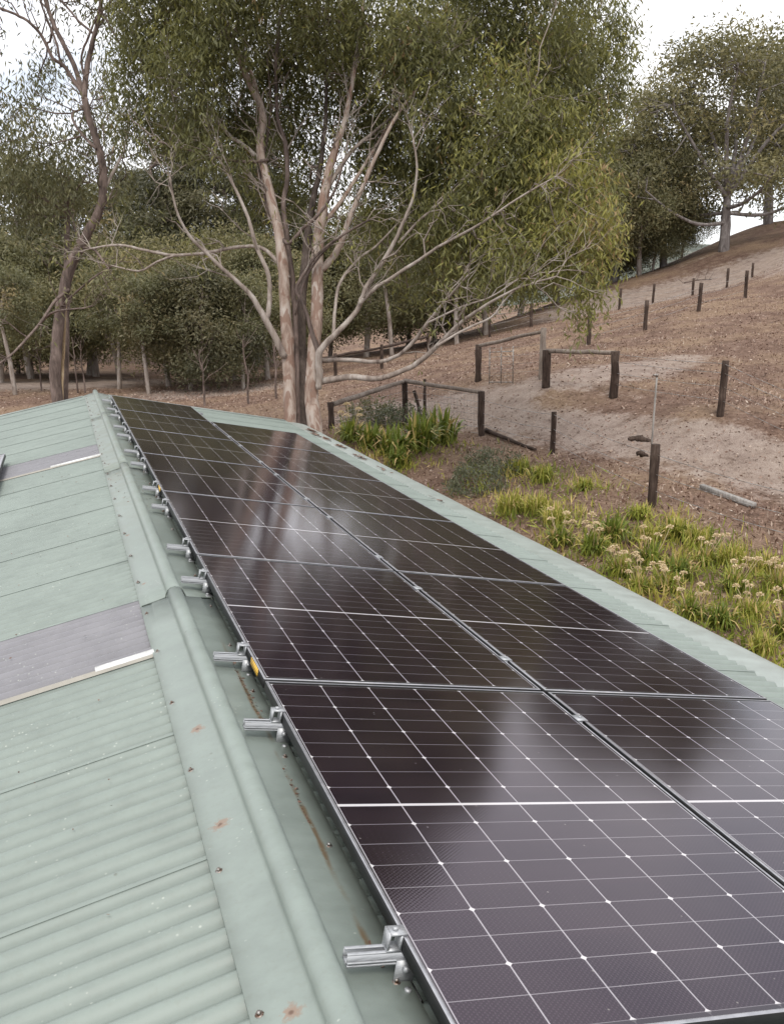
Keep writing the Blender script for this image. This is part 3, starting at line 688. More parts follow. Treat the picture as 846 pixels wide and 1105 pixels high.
def traced_tree(root, D0, limbs, blobs, barks, leafmat, RS=1.0, L=.15, W=.028, per=22, spread=.16, dens=1.0, org=None, tw_r=.006, groups=None):
    """limbs: (material index, d_end offset, [(px,py,r_px)...])"""
    skel = []; gs = {}; sprays = []; tips = []
    for (mi, d0, d1, pts) in limbs:
        n_ = len(pts); P = []; R = []
        for i, (px, py, r) in enumerate(pts):
            t = i / (n_ - 1); d = D0 + d0 + (d1 - d0) * t ** 1.2
            P.append(at(px, py, d)); R.append(max(r * RS, .45) * d / F)
        P = smooth_path(P, 4); R = np.interp(np.linspace(0, 1, len(P)), np.linspace(0, 1, n_), R)
        P[1:-1] += rng.normal(0, 1, (len(P) - 2, 3)) * (R[1:-1, None] * .10)
        gs.setdefault(mi, MB()).tube(P, R, 10 if R[0] > .05 else 6, wob=.05)
        for p_, r_ in zip(P, R): skel.append((*p_, r_))
        if mi != 1:      # side sprays: forking bare twigs along every limb, and a fork at its tip
            ln = np.linalg.norm(np.diff(P, axis=0), axis=1).sum()
            for q_ in range(int(ln * 1.5) + 3):
                i0 = int(rng.integers(int(len(P) * .35), len(P))) if q_ > 2 else len(P) - 1
                i0 = min(i0, len(P) - 1); a = P[i0]; tg = P[i0] - P[max(i0 - 2, 0)]; tg /= np.linalg.norm(tg) + 1e-6
                dv_ = tg * .9 + rng.normal(0, .55, 3) + [0, 0, .25]; dv_ /= np.linalg.norm(dv_); l_ = rng.uniform(.45, 1.25)
                r0_ = min(R[i0] * .5, .016) + .002; e = a + dv_ * l_; Q_ = wig(a, e, l_ * .05, 5, .04)
                sprays.append((Q_, r0_)); tips.append(e)
                for _ in range(3):
                    k2 = int(rng.integers(1, 4)); d2 = dv_ + rng.normal(0, .6, 3); d2 /= np.linalg.norm(d2); e2 = Q_[k2] + d2 * l_ * rng.uniform(.3, .65)
                    sprays.append((wig(Q_[k2], e2, l_ * .03, 4, .02), r0_ * .5)); tips.append(e2)
    skel = np.array(skel); gl = MB(); gb = MB()
    for Q_, r0_ in sprays: gb.tube(Q_, np.linspace(r0_, max(r0_ * .25, .002), len(Q_)), 4, cap=False)
    tips = np.array(tips); tips = tips[rng.random(len(tips)) < .5]
    leaves(gl, tips, 5, spread * .8, L, W, np.clip(rng.normal(.55, .12, len(tips)), 0, .95), .85)
    for (px, py, rx, ry, dd, tn, dm) in blobs:
        c = at(px, py, D0 + dd); sx = rx * (D0 + dd) / F; sy = ry * (D0 + dd) / F; sz = max(sx, sy) * .85
        nt_ = max(4, int(dens * dm * 46 * sx * sy))
        u = rng.normal(0, 1, (nt_, 3)); u /= np.linalg.norm(u, axis=1)[:, None]; u *= rng.uniform(.25, 1, nt_)[:, None] ** .55
        T = c + u[:, :1] * CM[:, 0] * sx + u[:, 1:2] * CM[:, 1] * sz + u[:, 2:] * np.array([0, 0, 1.]) * sy
        j = np.argmin(((skel[:, :3] - c) ** 2).sum(1) - 0); s0 = skel[j]
        dist = np.linalg.norm(c - s0[:3])
        P = wig(s0[:3], c, dist * .04, 6, .03 * dist); gb.tube(P, np.linspace(min(s0[3] * .7, .020 + dist * .008), .010, 6), 5)
        sub = [c] + [wig(c, c + (T[i] - c) * .7, .04, 3)[1] for i in range(0)]
        nb = max(3, nt_ // 5); hubs = []
        for i in range(nb):
            a = P[rnd.randint(3, 5)]; e = T[i]; gb.tube(wig(a, e, np.linalg.norm(e - a) * .06, 4, .02), [.010, .008, .006, .004], 4, cap=False); hubs.append(a * .35 + e * .65)
        hubs = np.array(hubs)
        for i in range(nb, nt_):
            k_ = int(np.argmin(((hubs - T[i]) ** 2).sum(1)))
            if i % 2 == 0: gb.tube([hubs[k_], (hubs[k_] + T[i]) / 2 + rng.normal(0, .02, 3), T[i]], [.005, .004, .002], 3, cap=False)
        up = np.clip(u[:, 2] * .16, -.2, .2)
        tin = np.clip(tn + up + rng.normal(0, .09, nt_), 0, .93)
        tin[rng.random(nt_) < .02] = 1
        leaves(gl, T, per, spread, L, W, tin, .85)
    for mi, g in gs.items():
        nm, mm, lb = barks[mi]; o = g.build(nm, mm, root, org, smooth=True)
        if lb: o['label'] = lb
    gb.build('branches', M_limb if leafmat is M_leaf else M_dbark, root, org, smooth=True)
    gl.build('crown', leafmat, root, org)

# --- the big multi-stemmed gum at the end of the house
MD = 17.6
bx = at(327, 465, MD); bz = h1(bx[0], bx[1]); gumO = (bx[0], bx[1], bz)
gum = empty('gum_tree', gumO); tag(gum, 'tall spreading gum with several pink pale stems rising behind the far end of the roof', 'tree')
def low(px): return (px, 552, 12)
limbs = [
 (0, 0, .2, [(313, 548, 13), (312, 462, 11.5), (312, 400, 11), (308, 330, 10), (303, 262, 9), (292, 210, 8), (281, 160, 7), (283, 120, 6.5), (270, 90, 5.8), (255, 55, 5), (240, 15, 4), (225, -50, 3), (210, -120, 2)]),
 (0, -.2, -.2, [(338, 552, 15), (340, 465, 13.5), (336, 420, 11.5), (341, 350, 11), (343, 290, 10.5), (345, 245, 10), (352, 200, 8.5), (362, 160, 6.5), (372, 130, 5), (380, 90, 4), (388, 30, 3), (400, -60, 2.5), (410, -150, 1.5)]),
 (1, .5, .6, [(327, 552, 11), (327, 450, 10), (324, 380, 9.5), (328, 300, 8), (333, 250, 7), (338, 215, 5.5), (348, 165, 4), (352, 100, 3), (350, 20, 2)]),
 (2, .15, .3, [(322, 470, 5), (320, 400, 5), (318, 330, 5), (312, 275, 5), (306, 225, 4.5), (310, 190, 4), (308, 155, 4), (300, 130, 3.5), (298, 90, 3), (300, 40, 3), (310, -30, 2)]),
 (3, -.1, -1.4, [(307, 385, 6), (298, 366, 6), (283, 338, 5.5), (269, 316, 4), (246, 295, 3.5), (220, 270, 3), (203, 252, 2.5), (190, 225, 2), (183, 190, 1.5)]),
 (3, -.25, -.6, [(285, 344, 5), (290, 337, 4.5), (291, 308, 4), (288, 290, 4), (276, 264, 3.5), (268, 235, 3), (255, 205, 2.5), (243, 182, 2), (233, 165, 1.4)]),
 (3, .1, 1.0, [(281, 172, 4), (262, 155, 3.5), (248, 146, 3.2), (235, 130, 3), (222, 112, 2.5), (200, 100, 2), (178, 86, 1.5)]),
 (2, .1, .8, [(307, 268, 3.5), (292, 232, 3), (284, 205, 3), (281, 177, 3), (288, 152, 2.5), (292, 110, 2), (288, 60, 1.5)]),
 (2, 0, -1.2, [(306, 258, 3), (312, 262, 3), (326, 247, 3), (342, 233, 3), (355, 216, 2.5), (363, 200, 2), (372, 170, 1.5)]),
 (2, 0, -.5, [(290, 172, 3), (262, 174, 2.5), (235, 170, 2.2), (200, 160, 2), (170, 152, 1.5)]),
 (0, -.2, -1.0, [(348, 290, 6), (358, 279, 6), (368, 262, 5.5), (376, 238, 5), (390, 205, 4), (405, 170, 3.5), (425, 130, 3), (450, 95, 2.5), (480, 60, 2)]),
 (3, -.2, .6, [(352, 205, 4.5), (366, 182, 4), (382, 160, 3.5), (400, 145, 3), (420, 128, 2.5), (445, 112, 2), (480, 105, 1.5)]),
 (3, -.3, -1.6, [(344, 420, 5), (344, 400, 6), (345, 380, 6), (360, 362, 5), (385, 335, 4.5), (394, 312, 4), (408, 290, 3.8), (425, 262, 3.4), (437, 235, 3), (446, 212, 2.5), (450, 180, 2), (446, 150, 1.6)]),
 (3, -.8, -2.4, [(388, 328, 4), (402, 313, 3.6), (425, 298, 3.2), (452, 280, 3), (480, 262, 2.6), (520, 240, 2.2), (560, 213, 1.8), (600, 190, 1.4)]),
 (3, -.5, .4, [(360, 362, 3.5), (362, 330, 3), (368, 303, 2.8), (388, 278, 2.4), (405, 266, 2), (430, 240, 1.5)]),
 (2, -.3, -.6, [(345, 384, 5), (336, 356, 4), (328, 330, 3.2), (320, 312, 3), (330, 292, 2.6), (345, 272, 2.2), (362, 258, 2)]),
 (2, -.2, -.8, [(318, 340, 2.5), (330, 300, 2.2), (350, 270, 2.2), (372, 252, 2), (400, 236, 1.5)]),
 (3, -.1, -2.2, [(346, 389, 4.5), (380, 388, 4), (410, 390, 3.8), (437, 378, 3.6), (460, 350, 3.2), (480, 325, 2.6), (495, 308, 2), (506, 296, 1.5)]),
 (3, -.2, -3.0, [(345, 412, 6), (375, 407, 5.4), (410, 408, 5), (445, 395, 4.6), (470, 375, 4.2), (495, 350, 3.4), (520, 332, 2.6), (556, 312, 2), (600, 298, 1.4)]),
 (3, -2.0, -2.6, [(470, 374, 2.6), (500, 356, 2.4), (530, 342, 2), (546, 322, 1.6), (570, 300, 1.3)]),
 (3, -1.6, -2.4, [(462, 348, 2), (500, 330, 1.8), (530, 320, 1.6), (560, 300, 1.3)]),
 (3, .0, 1.6, [(312, 300, 4), (296, 278, 3.6), (280, 266, 3.4), (258, 266, 3.2), (226, 272, 3), (190, 275, 2.8), (158, 270, 2.5), (128, 264, 2.2), (98, 268, 1.6)]),
 (3, .9, 1.4, [(190, 275, 2.4), (170, 282, 2), (150, 292, 1.8), (120, 286, 1.2)]),
 (0, -.2, 1.0, [(345, 240, 5), (362, 225, 4), (395, 175, 3), (450, 90, 3), (520, 30, 2.5), (580, -40, 2)]),
 (3, -.6, -1.4, [(430, 262, 2.6), (455, 235, 2.4), (490, 205, 2.2), (530, 160, 2), (570, 110, 1.6)]),
 (0, .2, 1.4, [(283, 125, 4), (268, 70, 3.4), (235, 30, 3), (180, -20, 2.4)]),
]
B = []
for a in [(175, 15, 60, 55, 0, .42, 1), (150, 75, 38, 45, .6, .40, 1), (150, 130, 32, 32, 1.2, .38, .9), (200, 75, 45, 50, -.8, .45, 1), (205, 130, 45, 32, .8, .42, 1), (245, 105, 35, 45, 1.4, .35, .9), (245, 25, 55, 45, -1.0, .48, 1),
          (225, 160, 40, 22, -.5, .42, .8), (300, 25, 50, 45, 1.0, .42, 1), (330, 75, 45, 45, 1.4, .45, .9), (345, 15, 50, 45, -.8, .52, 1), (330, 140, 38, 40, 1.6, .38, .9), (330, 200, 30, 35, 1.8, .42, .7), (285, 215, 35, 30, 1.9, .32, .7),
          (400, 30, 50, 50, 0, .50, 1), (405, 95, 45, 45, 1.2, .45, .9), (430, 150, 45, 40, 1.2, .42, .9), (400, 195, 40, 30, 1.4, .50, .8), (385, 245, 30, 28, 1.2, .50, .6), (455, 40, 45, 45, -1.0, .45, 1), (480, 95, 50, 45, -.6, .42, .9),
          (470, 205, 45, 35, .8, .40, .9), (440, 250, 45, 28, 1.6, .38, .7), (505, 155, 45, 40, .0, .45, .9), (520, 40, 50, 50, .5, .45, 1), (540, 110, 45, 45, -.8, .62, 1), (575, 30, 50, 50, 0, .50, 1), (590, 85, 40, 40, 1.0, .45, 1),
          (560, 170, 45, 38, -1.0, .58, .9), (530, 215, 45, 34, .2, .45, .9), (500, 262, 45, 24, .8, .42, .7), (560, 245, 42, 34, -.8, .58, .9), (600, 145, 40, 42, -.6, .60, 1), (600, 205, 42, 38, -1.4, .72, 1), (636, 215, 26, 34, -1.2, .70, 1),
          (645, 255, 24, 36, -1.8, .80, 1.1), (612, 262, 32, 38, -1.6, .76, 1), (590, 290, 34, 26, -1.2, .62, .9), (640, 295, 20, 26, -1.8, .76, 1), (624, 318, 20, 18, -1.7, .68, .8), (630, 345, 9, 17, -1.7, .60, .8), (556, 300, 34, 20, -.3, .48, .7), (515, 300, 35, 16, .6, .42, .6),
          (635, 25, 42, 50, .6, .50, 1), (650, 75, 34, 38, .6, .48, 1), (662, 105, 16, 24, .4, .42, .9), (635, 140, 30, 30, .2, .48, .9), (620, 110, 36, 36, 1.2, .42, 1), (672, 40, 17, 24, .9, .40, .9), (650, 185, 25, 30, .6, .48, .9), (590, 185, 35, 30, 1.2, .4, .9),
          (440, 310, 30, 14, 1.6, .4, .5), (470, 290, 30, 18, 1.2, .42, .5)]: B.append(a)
for i in range(9):
    for j in range(6):
        px_ = 120 + i * 64 + rnd.uniform(-15, 15) + j * 6; py_ = -50 - j * 58 + rnd.uniform(-12, 12)
        lim = 690 - max(0, -py_ - 20) * .36; left = 90 + max(0, -py_ - 160) * .9
        if px_ > lim - 30 or px_ < left: continue
        B.append((px_, py_, 50, 42, rnd.uniform(-2.2, 2.2), .48, 1.15))
for a in [(560, 130, 45, 45, -1.2, .55, 1.2), (520, 190, 45, 35, -1.0, .56, 1.2), (490, 240, 40, 30, -.6, .5, 1.1), (440, 70, 45, 45, -.6, .5, 1.1), (470, 130, 40, 35, -.8, .5, 1.0), (610, 60, 40, 45, -.8, .52, 1.1), (470, 235, 45, 30, .5, .5, 1.2), (520, 270, 45, 28, -.6, .55, 1.2), (480, 170, 45, 35, .6, .48, 1.2), (440, 215, 40, 30, 1.0, .45, 1.0), (560, 275, 40, 25, -1.5, .62, 1.1), (500, 310, 30, 12, -1.8, .5, .6), (545, 205, 40, 30, 1.0, .45, 1.2), (575, 225, 40, 35, 1.2, .42, 1.2), (600, 170, 40, 35, 1.5, .42, 1.2), (410, 160, 40, 35, 1.6, .45, 1.0), (360, 40, 45, 40, 1.8, .42, 1.2), (300, 90, 40, 40, 1.8, .4, 1.1), (260, 140, 35, 30, 1.8, .36, 1.0), (375, 110, 35, 35, 1.8, .42, 1.0), (480, 20, 50, 45, 1.6, .42, 1.2), (560, 70, 45, 45, 1.6, .42, 1.2), (210, 40, 50, 50, 1.2, .4, 1.2)]: B.append(a)
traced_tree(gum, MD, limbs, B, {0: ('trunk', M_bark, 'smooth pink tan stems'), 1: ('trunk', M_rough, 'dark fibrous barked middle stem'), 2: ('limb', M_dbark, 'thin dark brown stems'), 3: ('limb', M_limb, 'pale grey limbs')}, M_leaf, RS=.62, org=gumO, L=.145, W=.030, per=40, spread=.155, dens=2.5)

# --- the leaning dark tree on the left
LD = 21.5
bx = at(62, 450, LD); ltO = (bx[0], bx[1], h1(bx[0], bx[1]))
lt = empty('gum_tree', ltO); tag(lt, 'slender dark leaning gum with forked top, at the left behind the ridge end', 'tree')
limbs = [
 (0, 0, -.4, [(60, 500, 11), (62, 435, 9.5), (60, 380, 9), (66, 330, 9), (75, 290, 9), (88, 262, 8), (105, 232, 7.5), (112, 200, 7), (108, 165, 6.2), (97, 130, 5.6), (91, 105, 5.2)]),
 (0, -.4, -.8, [(91, 107, 4.8), (93, 75, 4.6), (100, 45, 4), (108, 10, 3.4), (112, -50, 2.6), (118, -120, 1.8)]),
 (0, -.4, .3, [(91, 105, 4.5), (80, 70, 4), (65, 40, 3.6), (52, 10, 3.2), (42, -40, 2.4), (30, -100, 1.6)]),
 (0, -.4, -1.6, [(90, 102, 3.6), (70, 72, 3.2), (57, 62, 3), (45, 38, 2.8), (30, 22, 2.6), (10, 12, 2.3), (-25, -2, 2), (-70, -30, 1.3)]),
 (0, -.5, -.9, [(66, 72, 2), (62, 50, 2), (54, 28, 1.8), (45, 5, 1.5), (38, -20, 1.2)]),
 (0, -.4, -1.2, [(90, 80, 2.2), (88, 60, 2), (95, 40, 2), (104, 20, 1.6), (125, -5, 1.3)]),
 (0, -.4, .6, [(104, 160, 2.6), (85, 140, 2.2), (78, 122, 2), (96, 116, 1.8)]),
 (1, 0, .3, [(66, 470, 4), (66, 425, 3.4), (68, 380, 3.2), (70, 330, 3), (72, 300, 2)]),
 (0, .6, .8, [(70, 460, 4), (72, 340, 4.6), (72, 280, 4.5), (73, 235, 4), (74, 224, 3.4)]),
 (0, -.2, -2.6, [(74, 312, 2.6), (58, 326, 2.4), (45, 346, 2.2), (30, 364, 2), (8, 386, 1.7), (-30, 410, 1.2)]),
 (0, -.2, -2.2, [(44, 348, 1.6), (55, 338, 1.7), (70, 334, 1.6), (92, 332, 1.3)]),
 (0, -.1, -1.2, [(85, 268, 2.2), (100, 268, 2), (112, 282, 1.7), (118, 290, 1.2)]),
 (2, -.3, .8, [(112, 205, 3), (122, 185, 2.4), (132, 165, 2), (138, 140, 1.8), (140, 118, 1.3)]),
 (0, -.2, -1.0, [(66, 330, 2), (100, 300, 1.4), (130, 282, 1)]),
 (0, -.4, .9, [(100, 35, 2), (85, 22, 1.8), (68, 2, 1.6), (50, -15, 1)]),
 (0, -.4, -.9, [(108, 8, 2), (120, 30, 1.6), (132, 50, 1.4), (142, 52, 1)]),
]
B = [(95, 185, 28, 24, 1.6, .36, .5), (105, 140, 22, 26, 1.8, .38, .5), (15, 120, 36, 30, .6, .30, .45), (30, 165, 34, 28, -.6, .35, .6), (62, 180, 30, 25, .4, .34, .5), (10, 205, 30, 30, .3, .28, .55), (48, 212, 32, 22, -.3, .32, .5), (80, 215, 22, 18, 1, .35, .5), (45, 90, 30, 20, 1.5, .30, .25), (60, 60, 30, 25, 2, .3, .18),
     (120, 10, 28, 25, 1.2, .4, .5), (115, 90, 20, 25, 1.8, .4, .4), (80, 150, 26, 18, 1.4, .4, .45), (130, 195, 20, 20, 1.2, .3, .4), (20, 240, 26, 14, .8, .25, .4), (80, 5, 18, 14, .5, .25, .15),
     (20, -60, 50, 45, 0, .35, .4), (80, -90, 50, 45, 0, .35, .5), (130, -70, 45, 45, .5, .35, .5), (-40, 20, 40, 40, -.5, .3, .35), (-50, 120, 40, 50, 0, .3, .5), (-40, -90, 40, 40, 0, .3, .4)]
traced_tree(lt, LD, limbs, B, {0: ('trunk', M_dbark, None), 1: ('limb', timber('yellow_peeling_stem', (.20, .14, .08), (.38, .28, .17), (.52, .42, .28)), 'straight pale yellow stem'), 2: ('limb', M_limb, 'pale dead spar')}, M_leafd, RS=.66, org=ltO, L=.17, W=.038, per=28, spread=.2, dens=3.2)

# --- generic trees beyond
def far_tree(name, seed, H, crown_r, base_h, leafm, barkm, L, W, nblob, per, tn, spread, trunk_r, flat=.6, lean=0.0, fork=3, layered=False, dens=1.0, low=0):
    r = np.random.default_rng(seed); root = empty(name, (0, 0, 0)); g = MB(); gl = MB(); gb = g
    top = np.array([lean * H, 0, base_h * H * 1.1]);
    P = smooth_path([np.zeros(3) + [0, 0, -.4], np.array([lean * H * .3, r.normal(0, .1), base_h * H * .5]), top], 4)
    g.tube(P, np.linspace(trunk_r * 1.25, trunk_r * .8, len(P)), 9, wob=.06)
    ends = []
    for i in range(fork):
        a = 2 * PI * i / fork + r.uniform(-.5, .5); rr = crown_r * r.uniform(.35, .6)
        e = top + np.array([math.cos(a) * rr, math.sin(a) * rr, (H - top[2]) * r.uniform(.45, .75)])
        m_ = (top + e) / 2 + r.normal(0, crown_r * .06, 3); Q = smooth_path([top - [0, 0, .3], m_, e], 4)
        g.tube(Q, np.linspace(trunk_r * .62, trunk_r * .16, len(Q)), 6, wob=.05); ends += list(Q[2:])
    for i in range(low):     # heavy side limbs that leave the trunk low down
        a = 2 * PI * i / low + .3; z0 = H * r.uniform(.13, .2); st = np.array([lean * z0 * .5, 0, z0]); u_ = np.array([math.cos(a), math.sin(a), 0])
        Q = smooth_path([st, st + u_ * crown_r * .3 + [0, 0, r.uniform(-.3, .6)], st + u_ * crown_r * .6 + [0, 0, .9], st + u_ * crown_r * .85 + [0, 0, 2.4]], 4)
        g.tube(Q, np.linspace(trunk_r * .5, trunk_r * .14, len(Q)), 6, wob=.06); ends += list(Q[6:])
    ends = np.array(ends + [top])
    for i in range(nblob):
        a = r.uniform(0, 2 * PI); q = math.sqrt(r.uniform(.02, 1)); zf = r.uniform(0, 1)
        env = math.sin(PI * min(1, .18 + zf * .80)) ** .6
        if layered: env = (1.05 - zf) ; zf = zf + .0 * r.normal()
        c = np.array([lean * H + math.cos(a) * q * crown_r * env, math.sin(a) * q * crown_r * env, H * (base_h * .85 + (1 - base_h * .85) * zf * .93)])
        j = int(np.argmin(((ends - c) ** 2).sum(1))); br_ = wig(ends[j], c, .05 * crown_r, 4); gb.tube(br_, np.linspace(trunk_r * .16, trunk_r * .05, 4), 4, cap=False)
        br_sz = crown_r * r.uniform(.20, .34); k = max(5, int(dens * 30))
        u = r.normal(0, 1, (k, 3)); u /= np.linalg.norm(u, axis=1)[:, None]; u *= r.uniform(.2, 1, k)[:, None] ** .5
        T = c + u * np.array([br_sz, br_sz, br_sz * (flat if not layered else .30)])
        tin = np.clip(tn + r.normal(0, .17) + u[:, 2] * .16 + r.normal(0, .06, k), 0, 1)
        leaves(gl, T, per, spread, L, W, tin, .45)
        for q_ in range(3): gb.tube([c, T[q_]], [trunk_r * .05, trunk_r * .02], 3, cap=False)
    g.build('trunk', barkm, root, smooth=True); gl.build('crown', leafm, root)
    return root
protos = {}
def put(kind, px, py, d, H, rz, label, group, sx=1.0):
    mk, H0 = kinds[kind]
    if kind not in protos: o = mk(); protos[kind] = o
    else: o = copy_tree(protos[kind])
    p, dd = (ground(px, py) if d is None else (at(px, py, d), d))
    z = h1(p[0], p[1]); o.location = (p[0], p[1], z - .05); s = H / H0
    o.scale = (s * sx, s * sx, s); o.rotation_euler = (0, 0, rz); tag(o, label, 'tree' if 'bush' not in label and 'shrub' not in label else 'shrub', group); return o
kinds = {
 'hill': (lambda: far_tree('gum_tree', 11, 18, 10.2, .24, M_lefo, M_gbark, .42, .15, 78, 8, .42, .58, .40, .46, 0, 7, dens=1.25, low=5), 18),
 'hill2': (lambda: far_tree('gum_tree', 12, 16, 6.0, .30, M_lefo, M_gbark, .42, .15, 52, 8, .38, .52, .34, .50, .04, 5, dens=1.3), 16),
 'bush': (lambda: far_tree('bush_tree', 13, 9, 4.6, .26, M_lefo, M_limb, .24, .08, 56, 16, .55, .36, .16, .8, .03, 5, dens=1.3), 9),
 'bush2': (lambda: far_tree('bush_tree', 14, 9, 4.3, .30, M_leafd, M_limb, .24, .08, 52, 16, .50, .36, .17, .8, -.05, 4, dens=1.3), 9),
 'dark': (lambda: far_tree('bush_tree', 15, 8, 4.2, .20, M_leafc, M_dbark, .28, .10, 50, 12, .6, .32, .16, .8, 0, 4, dens=1.3), 8),
 'pine': (lambda: far_tree('conifer', 16, 14, 5.2, .25, M_leafc, M_dbark, .30, .07, 60, 14, .45, .30, .26, .6, 0, 2, True, dens=1.5), 14),
 'thin': (lambda: far_tree('gum_tree', 17, 11, 3.4, .5, M_leafd, M_limb, .30, .10, 30, 10, .45, .32, .17, .7, .05, 4, dens=1.0), 11),
}
GH = 'trees along the hill crest'; GB = 'bush trees behind the house'
put('hill', 781, 270, 75, 16.6, .4, 'broad grey trunked gum on the hill crest, sky showing under its low side branches', GH)
put('hill2', 829, 240, 84, 15.8, 1.4, 'dark trunked gum standing at the top of the slope, right of the broad gum', GH, 1.1)
put('hill2', 716, 289, 80, 15.2, 3.0, 'smaller gum with a rounded dark top, left of the broad crest gum', GH, .9)
put('hill2', 872, 230, 88, 17, 4.0, 'gum cut by the right picture edge on the hill crest', GH)
put('bush2', 690, 296, 78, 9.8, .9, 'olive bushy tree left of the broad crest gum, hiding the skyline', GH, 1.0)
put('bush2', 735, 284, 82, 5.5, 2.2, 'low dark shrub at the foot of the crest gum', GH, .9)
put('hill2', 662, 304, 80, 13.0, 5.2, 'tangled gum at the crest just right of the bright drooping foliage', GH, 1.05)
put('bush', 668, 303, 82, 7, 1.9, 'low olive bush filling under the tangled gum at the crest', GH)
put('bush2', 704, 291, 79, 5.5, 2.7, 'low grey bush left of the broad crest gum, closing the gap under the trees', GH)
put('bush', 640, 312, 84, 10, 3.3, 'bushy olive tree half hidden by the bright drooping foliage', GH)
put('bush2', 600, 331, 78, 12, 1.3, 'bushy tree behind the right side of the big gum crown', GH, 1.1)
put('bush', 560, 347, 76, 11, 4.4, 'olive tree behind the corner posts, where the slope meets the bush', GB, 1.1)
i = 0
lst = [('bush2', 525, 362, 68, 10.0, .3, 'grey green tree behind the branch tips above the timber gate'), ('thin', 493, 371, 60, 8.5, 1.1, 'pale trunked gum above the upper gate, behind the low limbs'), ('bush', 470, 378, 72, 10.5, 2.1, 'bushy tree behind the long low limbs of the big gum'),
       ('thin', 423, 385, 58, 8.0, 2.9, 'thin pale gum seen between the two low limbs and the trunk'), ('dark', 440, 378, 75, 9, .5, 'dark tree filling the gap right of the thin pale gum'), ('bush2', 395, 384, 66, 10, 4.0, 'grey green tree right beside the big gum right stem'),
       ('bush', 355, 392, 70, 10, 5.0, 'bushy tree showing between the stems of the big gum'), ('bush2', 290, 415, 49, 8.0, .8, 'dark bush tree left of the big gum stems'), ('bush', 255, 416, 52, 9.2, 1.8, 'olive bush tree behind the far roof gable'),
       ('dark', 222, 420, 44, 6.6, 2.6, 'dark bush tree directly behind the end of the solar array'), ('bush', 182, 412, 48, 8.2, 3.1, 'yellowish olive bush tree behind the ridge end'), ('bush2', 130, 408, 54, 8.8, .2, 'grey green bush tree right of the leaning dark gum'),
       ('bush', 95, 402, 60, 9.8, 4.6, 'olive bush tree behind the leaning dark gum'), ('thin', 128, 412, 46, 7.0, 5.4, 'slender bare stemmed tree with forked pale branches, right of the leaning gum'), ('bush', 35, 404, 56, 9, 2.4, 'olive bush tree left of the leaning dark gum'),
       ('bush2', 0, 408, 50, 8.6, 3.9, 'bush tree at the left picture edge'), ('dark', 20, 412, 60, 7, 1.2, 'dark bush at the left above the dry grass strip'), ('bush', -60, 404, 58, 9, .1, 'bush tree just past the left picture edge'),
       ('pine', 215, 400, 62, 17.0, .0, 'dark layered conifer left of the big gum, taller than the bush'), ('pine', 290, 400, 66, 17.5, 1.7, 'dark layered conifer behind the pale left limbs of the big gum'), ('pine', 158, 400, 74, 15.5, 2.9, 'farthest dark conifer, between the leaning gum and the big gum'),
       ('thin', 160, 408, 43, 6.5, 2.2, 'pale stemmed sapling gum behind the ridge end, leftmost of a loose pair'), ('thin', 205, 410, 45, 7, 4.2, 'pale stemmed young gum directly behind the far panels'), ('thin', 262, 412, 44, 6.2, .3, 'pale stemmed young gum left of the big gum pale limbs'), ('thin', 15, 410, 42, 6.8, 3.3, 'pale stemmed young gum near the left picture edge'),
       ('thin', 34, 406, 54, 14.5, 1.9, 'tall thin gum behind the leaning tree, its crown against the sky at the upper left'), ('thin', 104, 406, 58, 14, 3.6, 'tall thin gum between the leaning tree and the conifers'), ('pine', 70, 404, 78, 14.5, 4.4, 'dark layered conifer behind the leaning tree'),
       ('bush2', 330, 395, 80, 11, 3.7, 'far grey tree behind the middle stem of the big gum'), ('bush', 215, 398, 85, 10, 2.2, 'far olive tree under the conifers'), ('bush2', 60, 398, 90, 12, 5.5, 'far grey green tree behind the leaning gum'), ('bush', -10, 396, 88, 12.5, 4.1, 'far olive tree at the left picture edge')]
for (k, px, py, d, H, rz, lb) in lst: put(k, px, py, d, H * (.88 if px < 380 and k != 'pine' else 1), rz, lb, GB)

# thin dead saplings in front of the bush
def sapling(px, py, H, label):
    p, d = ground(px, py); g = MB(); O = (p[0], p[1], p[2])
    base = np.array(O); P = [base + [0, 0, -.1]]
    for i in range(5): P.append(base + np.array([rnd.gauss(0, .03) * i, 0, H * (i + 1) / 5]))
    g.tube(smooth_path(P, 3), np.linspace(.05, .015, 16), 6)
    for i in range(9):
        a = P[rnd.randint(2, 4)]; e = a + np.array([rnd.gauss(0, .4), rnd.gauss(0, .4), rnd.uniform(.3, .9)]); g.tube(wig(a, e, .05, 4), [.016, .012, .009, .005], 4, cap=False)
    o = g.build('dead_sapling', M_dbark, origin=O, smooth=True); tag(o, label, 'dead tree', 'dead saplings behind the roof')
for a in [(221, 438, 2.2, 'thin bare sapling behind the far gable, leftmost of three'), (268, 436, 2.6, 'thin leaning bare sapling on the open dirt behind the gable, middle of three'), (298, 430, 2.8, 'dark bare sapling right beside the big gum, rightmost of three'),
          (45, 422, 2.4, 'bare dark sapling left of the leaning gum trunk'), (84, 424, 2.6, 'bare sapling just right of the leaning gum trunk'), (92, 424, 2.4, 'slanting bare sapling beyond the ridge end')]: sapling(*a)

